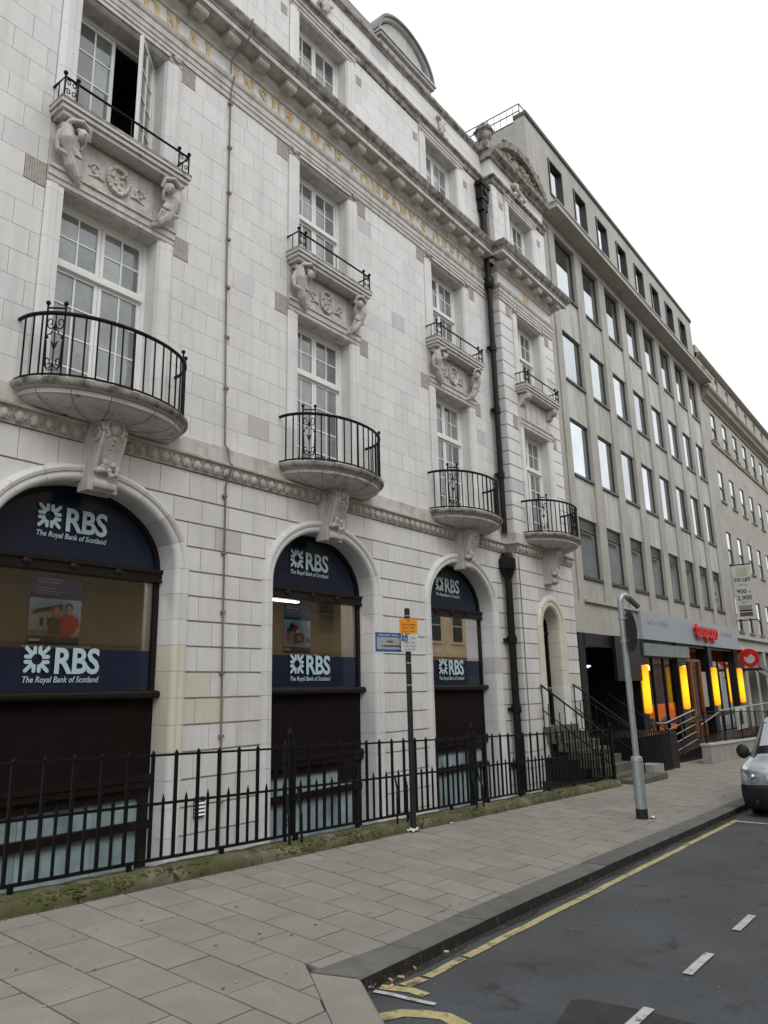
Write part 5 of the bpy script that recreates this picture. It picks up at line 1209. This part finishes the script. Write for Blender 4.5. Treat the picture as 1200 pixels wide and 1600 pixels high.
# ---- dark basement entrance bay beside the restaurant
q = MB(); q.box(18.9, 23.0, 9.8, 9.9, -3, 3.0); q.box(18.9, 23.0, 8.3, 9.8, 2.94, 2.99); q.box(22.98, 23.1, 8.3, 9.9, -3, 3.0); q.box(18.8, 18.9, 8.3, 9.9, -3, 3); q.build('recess', dark_in, off)
slate = mat('black_shop_frame', (.010, .0105, .0125), ior=1.3, rough=.4, var=.2)
q = MB(); q.box(18.66, 19.05, 7.97, 8.5, -2.0, 2.975); q.box(19.05, 23.2, 7.96, 8.3, 2.62, 2.975); q.build('dark_frame', slate, off)
q = MB(); q.box(20.95, 22.95, 7.86, 7.955, 1.70, 2.97); q.build('hanging_box_sign', slate, off)
bl_m = mat('blue_white_lamp', (1, 1, 1), bump=0, emit=((.45, .55, 1), 2.2)); q = MB(); q.lathe((20.25, 8.6, 2.15), [(.22, 0), (.24, -.03), (.16, -.07)], 14); q.build('ceiling_lamp_or_fill', bl_m, off)
q = MB(); q.box(20.6, 21.8, 9.7, 9.75, -.9, 1.9); q.build('inner_door', mat('brown_door', (.05, .028, .018), rough=.6), off)
# ---- restaurant front
cafe_glass = clear_glass('cafe_glass', 1.45, (.9, .9, .88))
red = mat('red_sign', (.62, .012, .010), rough=.45, var=.06, bump=0); sgn = mat('grey_sign_board', (.34, .37, .40), rough=.45, var=.04, bump=.02)
q = MB(); q.box(23.35, 35.75, 7.86, 7.98, 2.97, 3.86); sb = q.build('sign_board', sgn, off)
vs, fs, tw = text_geo('tampopo', 1, bold=.022, spacing=.92); xs_ = 28.9; sx = 3.0 / tw
q = MB(); q.add([(xs_ + a * sx, 7.76, 3.27 + b * .80) for a, b in vs], fs); me = bpy.data.meshes.new('red_lettering'); me.from_pydata(q.v, [], q.f)
o = place('red_lettering', me, red, sb); sm = o.modifiers.new('s', 'SOLIDIFY'); sm.thickness = .09; sm.offset = 0
rnd = random.Random(4)
for x0, n_ in ((23.75, 22), (32.9, 17)):
    q = MB(); xx = x0
    for i in range(n_):
        w_ = rnd.uniform(.05, .1); h_ = rnd.choice((.12, .12, .2, .12)); 
        if rnd.random() > .12: q.box(xx, xx + w_, 7.856, 7.861, 3.45, 3.45 + h_)
        xx += w_ + .035
    q.build('small_print', P_grey, sb)
lamp_y = bpy.data.materials.new('amber_lamp'); lamp_y.use_nodes = True; b_ = lamp_y.node_tree.nodes['Principled BSDF']; b_.inputs['Base Color'].default_value = (.9, .5, .02, 1); b_.inputs['Emission Color'].default_value = (1, .50, .012, 1); b_.inputs['Emission Strength'].default_value = 1.15
nn = lamp_y.node_tree.nodes; ll = lamp_y.node_tree.links; tcc = nn.new('ShaderNodeTexCoord'); sx_ = nn.new('ShaderNodeSeparateXYZ'); ll.new(tcc.outputs['Generated'], sx_.inputs[0])
crr = nn.new('ShaderNodeValToRGB'); ll.new(sx_.outputs['Z'], crr.inputs[0]); crr.color_ramp.elements[0].color = (.75, .18, .004, 1); crr.color_ramp.elements[1].color = (.62, .13, .004, 1); crr.color_ramp.elements[1].position = 1
for p_ in (.16, .5, .78): e_ = crr.color_ramp.elements.new(p_); e_.color = (1, .60, .012, 1) if p_ == .5 else (1, .45, .01, 1)
ll.new(crr.outputs[0], b_.inputs['Emission Color'])
warm_m = mat('warm_interior', (.30, .12, .05), rough=.8, bump=0); orange_p = mat('orange_glow_panel', (.6, .14, .01), rough=.6, bump=0, emit=((1, .2, .01), .4)); wood = mat('varnished_wood', (.22, .085, .02), rough=.4, var=.2, scale=5)  # orange panel is no lamp; its emission stands in for warm interior light
for x0 in (23.2, 27.15, 31.15, 35.3):
    q = MB(); q.box(x0 - .22, x0 + .3, 7.95, 8.4, -2, 2.97); q.build('shop_pier', slate, off)
    q = MB(); q.lathe((x0, 7.88, .72), [(.04, 0), (.12, .03), (.13, .08), (.13, 1.36), (.12, 1.42), (.04, 1.45)], 12); q.build('amber_lamp', lamp_y, off, smooth=True)
q = MB(); q.box(23.5, 35.7, 8.0, 8.3, 2.86, 2.97); q.box(23.5, 35.7, 8.0, 8.2, .32, .42); q.box(23.5, 28.4, 8.0, 8.25, 2.42, 2.47); q.build('shop_frame', slate, off)
q = MB(); q.box(23.5, 28.3, 7.9, 8.2, 2.47, 2.86); q.build('steel_shutter_box', mat('dull_steel', (.20, .235, .235), rough=.45, var=.2, scale=3, streak=.3), off)
for xa, xb in ((23.5, 26.9), (31.5, 35.1)):
    for k in range(3):
        w = (xb - xa) / 3; m = MB(); m.add([(xa + w * k + .03, 8.1, -.4), (xa + w * (k + 1) - .03, 8.1, -.4), (xa + w * (k + 1) - .03, 8.1, 2.42), (xa + w * k + .03, 8.1, 2.42)], [(0, 1, 2, 3)]); m.build('shop_glass', cafe_glass, off)
        m = MB(); m.box(xa + w * k - .03, xa + w * k + .03, 8.06, 8.16, -.6, 2.45); m.build('mullion', slate, off)
    m = MB(); m.box(xa, xb, 8.2, 8.22, .1, .95); m.build('orange_glow_panel', orange_p, off)  # self-lit panel added for the orange glow behind the glass
    for k in range(2): m = MB(); m.box(xa + .5 + k * 1.3, xa + 1.3 + k * 1.3, 8.14, 8.16, .2, .55); m.build('menu_card', s_white, off)
    m = MB(); m.box(xa, xb, 8.04, 8.2, -2, -.4); m.build('stall_riser', slate, off)
q = MB(); q.box(23.3, 35.7, 11.8, 11.9, -2, 3); q.box(23.12, 23.3, 8.3, 11.9, -2, 3); q.box(35.6, 35.7, 8.3, 11.9, -2, 3); q.build('dining_room_wall', warm_m, off)
q = MB(); q.box(23.3, 35.7, 8.4, 11.9, 2.9, 2.95); q.build('dining_room_ceiling', warm_m, off)
m = MB(); m.box(23.3, 35.7, 8.4, 11.9, -.75, -.7); m.build('dining_room_floor', wood, off)
glow = mat('pendant_lamp', (1, .5, .1), bump=0, emit=((1, .45, .12), 5))
for x, y in ((25, 9.3), (28.5, 9.6), (32.5, 9.4)): m = MB(); m.lathe((x, y, 2.1), [(.15, 0), (.22, .06), (.1, .2)], 12); m.build('pendant_lamp', glow, off)
dr = MB()
for x in (27.6, 28.75, 29.9): dr.box(x - .06, x + .06, 8.02, 8.2, -.6, 2.42)
dr.box(27.6, 29.9, 8.02, 8.2, 2.36, 2.45); dr.box(27.6, 29.9, 8.03, 8.18, .25, .35); d_ = dr.build('timber_doors', wood, off)
for xa in (27.66, 28.81): m = MB(); m.add([(xa, 8.1, .35), (xa + 1.03, 8.1, .35), (xa + 1.03, 8.1, 2.36), (xa, 8.1, 2.36)], [(0, 1, 2, 3)]); m.build('door_glass', cafe_glass, d_)
m = MB(); m.box(30.0, 30.85, 8.1, 8.12, .7, 2.0); m.build('notice', s_grey, off)
# ---- projecting round sign
rs = thing('round_bowl_sign', 'round red projecting sign with a white bird shape beside the restaurant', 'sign', (36.4, 7.7, 2.3))
N = 30; cy, cz, rad = 7.62, 2.62, .40
q = MB(); q.lathe((36.4, cy, cz), [(rad, -.03), (rad, .03)], N, 0, 'x'); q.build('red_disc', red, rs)
q = MB(); q.lathe((36.365, cy, cz - .02), [(.22, 0), (.22, -.006)], 20, 0, 'x'); q.build('white_disc', s_white, rs)
q = MB(); q.add([(36.355, cy - a, cz + b) for a, b in ((-.2, .06), (-.05, .02), (.0, .14), (.1, .16), (.2, .05), (.22, .2), (.1, .24), (-.12, .2))], [tuple(range(8))]); q.build('notch', red, rs)
q = MB(); q.tube([(36.4, cy + .5, cz + .5), (36.4, cy + .22, cz + .26)], .045, 6); q.tube([(36.4, cy + .56, cz + .40), (36.4, cy + .28, cz + .20)], .03, 6); q.build('red_sticks', red, rs)
q = MB(); q.box(36.37, 36.43, cy - .45, cy + .40, 2.06, 2.18); q.build('name_bar', ink, rs)
# ---- to-let board
tl = thing('to_let_board', 'tall white letting board projecting from the facade above the shop', 'sign', (36.7, 7.6, 4.3))
q = MB(); q.box(36.68, 36.73, 7.14, 7.94, 4.36, 6.80); q.build('board', s_white, tl)
def tlt(t, size, z, **k):
    vs, fs, w = text_geo(t, size, **k); q = MB(); q.add([(36.676, 7.54 + w / 2 - a, z + b) for a, b in vs], fs); me = bpy.data.meshes.new('lettering'); me.from_pydata(q.v, [], q.f); place('lettering', me, P_grey if size < .1 else ink, tl)
m = MB(); m.box(36.674, 36.68, 7.30, 7.76, 6.3, 6.7); m.build('green_logo', mat('pale_green_print', (.42, .48, .36), rough=.6, bump=0), tl)
tlt('TO LET', .22, 6.06, bold=.008); tlt('OFFICES', .10, 5.86); tlt('900 -', .28, 5.52, bold=.004); tlt('2,900', .28, 5.22, bold=.004); tlt('SQ FT', .12, 5.06)
for z0, z1, m_ in ((4.80, 4.98, P_grey), (4.70, 4.78, ink), (4.48, 4.66, P_brown)): m = MB(); m.box(36.674, 36.68, 7.28, 7.82, z0, z1); m.build('printed_panel', m_, tl)
for z in (4.30, 6.84): m = MB(); m.tube([(36.7, 7.1, z), (36.7, 8.0, z)], .025, 6); m.build('bracket', iron, tl)
# ================================================================== THIRD BUILDING
b3 = thing('limestone_building', 'long pale limestone building with rows of sash windows beyond the office block', 'building', (50, 8, gz(50)))
BX0, BX1 = 35.78, 78
cols = [36.86 + 2.19 * k for k in range(18)]; ww = .95
rows = [(3.86, 5.47), (6.95, 8.53), (10.02, 11.53), (13.08, 14.48)]
q = MB(); zs = [3.15] + [z for r in rows for z in r] + [14.8]
for i in range(0, len(zs), 2): q.box(BX0, BX1, 8.0, 8.4, zs[i], zs[i + 1])
for z0, z1 in rows:
    prev = BX0
    for c in cols: q.box(prev, c, 8.0, 8.4, z0, z1); prev = c + ww
    q.box(prev, BX1, 8.0, 8.4, z0, z1)
prev = BX0
for c in cols: q.box(prev, c - .1, 8.02, 8.4, 16.3, 16.95); prev = c + .5
q.box(prev, BX1, 8.02, 8.4, 16.3, 16.95); q.box(BX0, BX1, 8.02, 8.4, 14.8, 16.3); q.box(BX0, BX1, 8.02, 8.4, 16.95, 17.7)
q.box(BX0, BX0 + .05, 8.4, 12, 3, 17.7); q.box(BX1 - .05, BX1, 8.4, 12, 3, 17.7); q.build('wall', sand, b3)
q = MB(); q.box(BX0 + .1, BX1 - .1, 8.75, 8.8, -3, 17.6); q.box(BX0, BX1, 8.4, 12, 17.5, 17.6); q.build('core', dark_in, b3)
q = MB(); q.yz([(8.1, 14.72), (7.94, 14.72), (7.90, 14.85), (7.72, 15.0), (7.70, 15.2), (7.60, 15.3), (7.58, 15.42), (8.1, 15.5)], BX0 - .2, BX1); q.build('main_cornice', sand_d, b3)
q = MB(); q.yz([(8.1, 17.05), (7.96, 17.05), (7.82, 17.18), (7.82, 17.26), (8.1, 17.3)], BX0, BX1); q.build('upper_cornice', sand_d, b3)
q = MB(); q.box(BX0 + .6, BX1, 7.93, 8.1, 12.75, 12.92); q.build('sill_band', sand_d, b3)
q = MB(); q.box(BX0, BX1, 7.9, 8.4, 3.0, 3.15); q.box(BX0, BX1, 7.86, 8.2, 3.5, 3.6); q.build('fascia', conc_l, b3)
for c in cols:
    for z0, z1 in rows:
        f_ = MB(); f_.box(c, c + .06, 8.045, 8.12, z0, z1); f_.box(c + ww - .06, c + ww, 8.045, 8.12, z0, z1); f_.box(c + .06, c + ww - .06, 8.045, 8.12, z1 - .06, z1); zm = z0 + (z1 - z0) * .46; f_.box(c + .06, c + ww - .06, 8.03, 8.12, zm - .03, zm + .03); w = f_.build('window', alu, b3)
        m = MB(); m.box(c + .06, c + ww - .06, 8.055, 8.065, zm + .03, z1 - .06); m.build('pane', mirror, w); m = MB(); m.box(c + .06, c + ww - .06, 8.075, 8.085, z0, zm - .03); m.build('pane', pane_m, w)
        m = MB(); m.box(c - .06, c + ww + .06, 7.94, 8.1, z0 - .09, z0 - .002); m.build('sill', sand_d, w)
    f_ = MB(); f_.box(c - .1, c - .05, 8.05, 8.15, 16.3, 16.95); f_.box(c - .05, c + .5, 8.05, 8.15, 16.9, 16.95); w = f_.build('window', alu, b3)
    m = MB(); m.box(c - .05, c + .5, 8.07, 8.08, 16.3, 16.9); m.build('pane', mirror, w)
pale = mat('pale_render', (.42, .41, .37), rough=.8, var=.1, streak=.2)
for k in range(20):
    xa = 36.6 + 2.1 * k; q = MB(); q.box(xa, xa + .55, 7.92, 8.4, -4.2, 3.0); q.build('ground_pier', pale, b3)
q = MB(); q.box(BX0, BX1, 8.3, 8.4, -4.2, 3.0); q.build('shop_back', slate, b3)
for k in range(4):
    q = MB(); xa = 37.2 + 2.1 * k; q.add([(xa, 7.9, 2.35), (xa + 1.4, 7.9, 2.35), (xa + 1.4, 7.2, 1.8), (xa, 7.2, 1.8), (xa, 7.9, 2.31), (xa + 1.4, 7.9, 2.31), (xa + 1.4, 7.2, 1.76), (xa, 7.2, 1.76)], [(0, 1, 2, 3), (7, 6, 5, 4), (0, 4, 5, 1), (1, 5, 6, 2), (2, 6, 7, 3), (3, 7, 4, 0)]); q.build('awning', slate, b3)
# ================================================================== FORECOURT: low wall, ramp rail, planter
grey_r = mat('rendered_wall', (.33, .32, .29), rough=.85, var=.12, scale=3, streak=.3)
lw = thing('forecourt_wall', 'low grey rendered wall with wire railings in front of the restaurant', 'wall', (27, 6.2, gz(27)))
def sloped(q, xa, xb, ya, yb, h0, h1):
    q.add([(x, y, gz(x, 5.9) + h) for x in (xa, xb) for y, h in ((ya, h0), (yb, h0), (yb, h1), (ya, h1))], [(0, 1, 2, 3), (7, 6, 5, 4), (0, 4, 5, 1), (1, 5, 6, 2), (2, 6, 7, 3), (3, 7, 4, 0)])
q = MB(); sloped(q, 23.0, 36, 6.15, 6.4, -.3, .50); q.build('wall_body', grey_r, lw)
q = MB(); sloped(q, 22.97, 36, 6.12, 6.43, .50, .55); q.build('coping', conc_l, lw)
for h in (1.42, .62):
    q = MB(); sloped(q, 23.1, 36, 6.26, 6.29, h, h + .03); q.build('wire_rail', iron, lw)
for k in range(60):
    xx = 23.12 + .215 * k; q = MB(); q.tube([(xx, 6.275, gz(xx) + .53), (xx, 6.275, gz(xx) + 1.43)], .02 if k % 10 == 0 else .006, 5); q.build('upright', iron, lw)
rp_ = thing('ramp_railing', 'stainless steel handrails sloping up the restaurant ramp', 'handrail', (22, 7.2, gz(22)))
for i, o_ in enumerate((0, -.21, -.43, -.65, -.88)):
    q = MB(); q.tube([(20.9, 7.0, .55 + o_), (21.94, 7.0, .51 + o_), (24.88, 7.0, .78 + o_)], .026 if i == 0 else .017, 8); q.build('rail', steel, rp_, smooth=True)
for xx in (20.95, 21.94, 23.4, 24.86):
    zb = .51 + max(0, xx - 21.94) * .092; q = MB(); q.tube([(xx, 7.0, zb - 1.1), (xx, 7.0, zb)], .022, 8); q.build('post', steel, rp_, smooth=True)
q = MB(); q.tube([(23.93, 6.6, .37), (26.45, 6.6, .70), (30.35, 6.6, .73), (35, 6.6, .75)], .026, 8); q.build('front_handrail', steel, rp_, smooth=True)
for xx, zz in ((23.95, .37), (26.45, .70), (30.3, .73)): q = MB(); q.tube([(xx, 6.6, gz(xx) - .1), (xx, 6.6, zz)], .022, 8); q.build('post', steel, rp_, smooth=True)
q = MB(); q.add([(20.5, 7.06, gz(20.5) + .02), (27, 7.06, gz(27) + .5), (27, 8.0, gz(27) + .5), (20.5, 8.0, gz(20.5) + .02), (20.5, 7.06, gz(20.5) - .4), (27, 7.06, gz(27) - .4), (27, 8.0, gz(27) - .4), (20.5, 8.0, gz(20.5) - .4)], [(0, 1, 2, 3), (7, 6, 5, 4), (0, 4, 5, 1), (1, 5, 6, 2), (2, 6, 7, 3), (3, 7, 4, 0)]); q.box(27, 36, 6.7, 8.0, -2.5, gz(27) + .498); o = q.build('ramp', slate); o['kind'] = 'structure'
bn = thing('banner_board', 'white menu banner on the terrace behind the wire railings', 'sign', (28.5, 6.5, gz(28.5)))
q = MB(); q.box(27.9, 29.4, 6.5, 6.53, gz(28.5) + .85, gz(28.5) + 1.6); q.build('banner', s_white, bn); q = MB(); q.box(28.5, 28.75, 6.49, 6.5, gz(28.5) + 1.0, gz(28.5) + 1.5); q.build('printed_panel', ink, bn)
ir2 = thing('area_railing', 'black iron railing round the dark basement entrance beside the post', 'railing', (19.5, 6.4, gz(19.5)))
for h in (.95, .15):
    q = MB(); sloped(q, 18.0, 20.3, 6.39, 6.42, h, h + .03); q.build('rail', iron, ir2)
for k in range(16):
    xx = 18.02 + .15 * k; q = MB(); q.tube([(xx, 6.405, gz(xx) - .02), (xx, 6.405, gz(xx) + 1.0)], .011, 5); q.build('bar', iron, ir2)
for xx in (18.0, 20.3):
    q = MB(); q.add([(xx + dx, y, gz(xx) + h + dz) for y, h in ((6.4, .95), (7.95, 1.9)) for dx, dz in ((-.015, -.015), (.015, -.015), (.015, .015), (-.015, .015))], [(0, 1, 2, 3), (7, 6, 5, 4), (0, 4, 5, 1), (1, 5, 6, 2), (2, 6, 7, 3), (3, 7, 4, 0)]); q.build('sloping_rail', iron, ir2)
q = MB(); q.box(18.35, 21.2, 6.5, 7.9, gz(20) - .5, gz(20) + .9); q.build('dark_screen', slate, ir2)
pl_ = MB(); sloped(pl_, 17.65, 18.35, 6.0, 6.38, -.2, .28); tag(pl_.build('stone_block_end', grey_r), 'small square stone block at the end of the dark railing', 'stone block')
# ================================================================== PARKED VAN
silver = mat('silver_car_paint', (.52, .56, .58), rough=.28, metal=.35, var=.03, bump=0, coat=.8)
blackp = mat('black_bumper', (.012, .012, .013), rough=.5, var=.1, bump=.1, bscale=200); glassd = mat('car_glass', (.015, .018, .02), rough=.05, bump=0, ior=1.28); chrome = mat('chrome', (.75, .75, .77), rough=.12, metal=1., bump=0); lens = mat('headlight_lens', (.26, .27, .29), rough=.12, var=.6, scale=14, bump=.2, bscale=60, coat=1.); rubber = mat('tyre_rubber', (.015, .015, .015), rough=.8)
VX, VYc, VK = 13.5, 2.455, .865; vz = rz(VX + 1)
van = thing('parked_van', 'silver van with a black bumper parked by the kerb beyond the grey post', 'van', (VX + 2, VYc, vz))
def ring(x, w, zb, zt, wt, zbelt):
    """section at x: half-width w up to belt, wt at roof"""
    pts = [(-w * .93, zb), (-w, zb + .12), (-w * 1.0, zbelt - .05), (-w * .985, zbelt), (-wt, zt - .12), (-wt + .07, zt - .03), (-wt * .5, zt), (wt * .5, zt), (wt - .07, zt - .03), (wt, zt - .12), (w * .985, zbelt), (w, zbelt - .05), (w, zb + .12), (w * .93, zb)]
    return [(VX + x * VK, VYc + a * VK, vz + b * VK) for a, b in pts]
S_ = [(.05, .78, .57, .82, .72, .74), (.06, .82, .56, .89, .76, .80), (.11, .86, .55, .95, .79, .86), (.34, .88, .54, 1.0, .80, .92), (.42, .88, .30, 1.01, .80, .93), (.80, .88, .24, 1.06, .80, .98), (.98, .88, .24, 1.11, .80, 1.02), (1.62, .88, .24, 1.74, .72, 1.05), (1.85, .88, .24, 1.78, .68, 1.06), (2.6, .86, .24, 1.81, .69, 1.06), (3.7, .86, .26, 1.80, .69, 1.06), (4.05, .85, .30, 1.74, .67, 1.05), (4.12, .80, .36, 1.55, .62, 1.0)]
q = MB(); n = 14; vs = []
for s in S_: vs += ring(*s)
q.add(vs, [tuple(range(n))[::-1], tuple((len(S_) - 1) * n + i for i in range(n))] + [(j * n + i, j * n + (i + 1) % n, (j + 1) * n + (i + 1) % n, (j + 1) * n + i) for j in range(len(S_) - 1) for i in range(n)])
o = q.build('body', silver, van, smooth=True, angle=38)
def vp(x, y, z): return (VX + x * VK, VYc + y * VK, vz + z * VK)
q = MB(); q.add([vp(.955, -.74, 1.07), vp(.955, .74, 1.07), vp(1.58, .63, 1.63), vp(1.58, -.63, 1.63), vp(.99, 0, 1.09), vp(.90, 0, 1.09), vp(1.53, 0, 1.66)], [(0, 5, 6, 3), (5, 1, 2, 6)]); q.build('windscreen', glassd, van, smooth=True)
q = MB(); q.tube([vp(.93, -.76, 1.05), vp(1.56, -.655, 1.63), vp(1.56, .655, 1.63), vp(.93, .76, 1.05)], .02, 6); q.build('windscreen_seal', blackp, van)
for sd in (-1, 1):
    q = MB(); q.add([vp(1.15, sd * .865, 1.08), vp(2.05, sd * .865, 1.08), vp(2.05, sd * .735, 1.62), vp(1.62, sd * .735, 1.6)], [(0, 1, 2, 3)]); q.build('side_window', glassd, van)
    q = MB(); q.add([vp(.02, sd * .42, .60), vp(.025, sd * .80, .60), vp(.09, sd * .89, .60), vp(.36, sd * .905, .64), vp(.36, sd * .90, .88), vp(.10, sd * .875, .89), vp(.03, sd * .78, .87), vp(.02, sd * .46, .82), vp(-.005, sd * .62, .73)], [(0, 1, 8), (1, 2, 5, 6, 8), (2, 3, 4, 5), (6, 7, 8), (7, 0, 8)]); o = q.build('headlight', lens, van, smooth=True)
    q = MB(); q.ball(vp(.03, sd * .66, .74), .05, 6); q.build('lamp_bulb', chrome, o, smooth=True)
    q = MB(); q.ball(vp(1.10, sd * 1.02, 1.11), .115, 8, .55, .95, 1.05); q.tube([vp(1.18, sd * .84, 1.05), vp(1.12, sd * .98, 1.06)], .03, 6); q.build('wing_mirror', blackp, van, smooth=True)
    for wx in (.78, 3.42):
        q = MB(); q.lathe(vp(wx, sd * .76, .31), [(.17, -.08), (.26, -.08), (.275, -.05), (.275, .05), (.26, .08), (.17, .08)], 22, 0, 'y'); w = q.build('wheel', rubber, van, smooth=True)
        q = MB(); q.lathe(vp(wx, sd * .76, .31), [(.17, -.07), (.17, .07)], 20, 0, 'y'); q.build('hubcap', galv, w, smooth=True)
        q = MB(); q.lathe(vp(wx, sd * .73, .33), [(.33, -.1), (.33, .105)], 22, 0, 'y'); q.build('wheel_arch', blackp, van, smooth=True)
secb = [(-.90, .10), (-.76, 0), (-.4, -.05), (0, -.06), (.4, -.05), (.76, 0), (.90, .10), (.925, .46)]; q = MB(); pr = [(-.925, .46)] + secb
vs = []
for z, k in ((.17, .05), (.21, .01), (.42, -.03), (.57, -.02), (.61, .03)): vs += [vp(x + k + .02, y * (1.0 if z > .22 else .97), z) for y, x in pr]
nn_ = len(pr); q.add(vs, [(j * nn_ + i, j * nn_ + i + 1, (j + 1) * nn_ + i + 1, (j + 1) * nn_ + i) for j in range(4) for i in range(nn_ - 1)]); o = q.build('bumper', blackp, van, smooth=True); sl_ = o.modifiers.new('s', 'SOLIDIFY'); sl_.thickness = .03
for z in (.70, .765): q = MB(); q.tube([vp(.035, -.34, z), vp(-.005, 0, z), vp(.035, .34, z)], .022, 8); q.build('grille_bar', chrome, van, smooth=True)
q = MB(); q.box(VX - .005, VX + .06, VYc - .34 * VK, VYc + .34 * VK, vz + .64 * VK, vz + .80 * VK); q.build('grille', blackp, van)
q = MB(); q.box(VX - .055, VX - .04, VYc - .26 * VK, VYc + .26 * VK, vz + .36 * VK, vz + .47 * VK); q.build('number_plate', s_white, van)
q = MB(); q.lathe(vp(-.02, .62, .30), [(.04, .03), (.04, -.02), (.02, -.025)], 12, 0, 'x'); q.build('fog_lamp', glassd, van, smooth=True)
# ================================================================== BUILDINGS ACROSS THE STREET (seen in the window reflections)
opp_m = mat('sandstone_across', (.64, .50, .31), rough=.85, var=.15, scale=.8, bump=.1, streak=.2); opp_w = mat('across_glass', (.03, .035, .04), rough=.05, bump=0)
opp_g = mat('grey_stone_across', (.36, .37, .36), rough=.85, var=.2, scale=.6, bump=0, streak=.3)
for (xa, xb, h, lab) in ((-8, 22, 12.5, 'sandstone office block across the street facing the bank'), (22.5, 55, 11, 'lower sandstone terrace across the street'), (55.5, 118, 15.8, 'farther sandstone block across the street')):
    t = thing('opposite_building', lab, 'building', ((xa + xb) / 2, -10, gz((xa + xb) / 2)), 'buildings across the street')
    om = opp_m if xa < 50 else opp_g; q = MB(); q.box(xa, xb, -18, -10, -5, h); q.build('wall', om, t)
    q = MB(); q.box(xa, xb, -10.0, -9.6, h - .6, h - .1); q.box(xa, xb, -10, -9.8, 3.6, 3.9); q.build('cornice', opp_m, t)
    c = xa + 1.2; sh = None
    while c < xb - 1.5:
        for z in (.6, 4.6, 7.8):
            if z + 2.2 > h - .7 or (9 < c < 19.5 and z < 7): continue
            if sh is None:
                m = MB(); m.box(0, 1.2, -.05, .02, 0, 2.1); sh = m.mesh('window'); m = MB(); m.box(-.15, 1.35, -.05, .06, -.15, 0); m.box(-.15, 0, -.05, .05, 0, 2.1); m.box(1.2, 1.35, -.05, .05, 0, 2.1); m.box(-.15, 1.35, -.05, .06, 2.1, 2.3); m.box(0, 1.2, 0, .04, 1.0, 1.06); sm2 = m.mesh('surround')
            w = place('window', sh, opp_w, t, (c, -9.99, z)); f_ = bpy.data.objects.new('window_surround', sm2); link(f_); f_.parent = w
            if not sm2.materials: sm2.materials.append(opp_m)
        c += 2.6
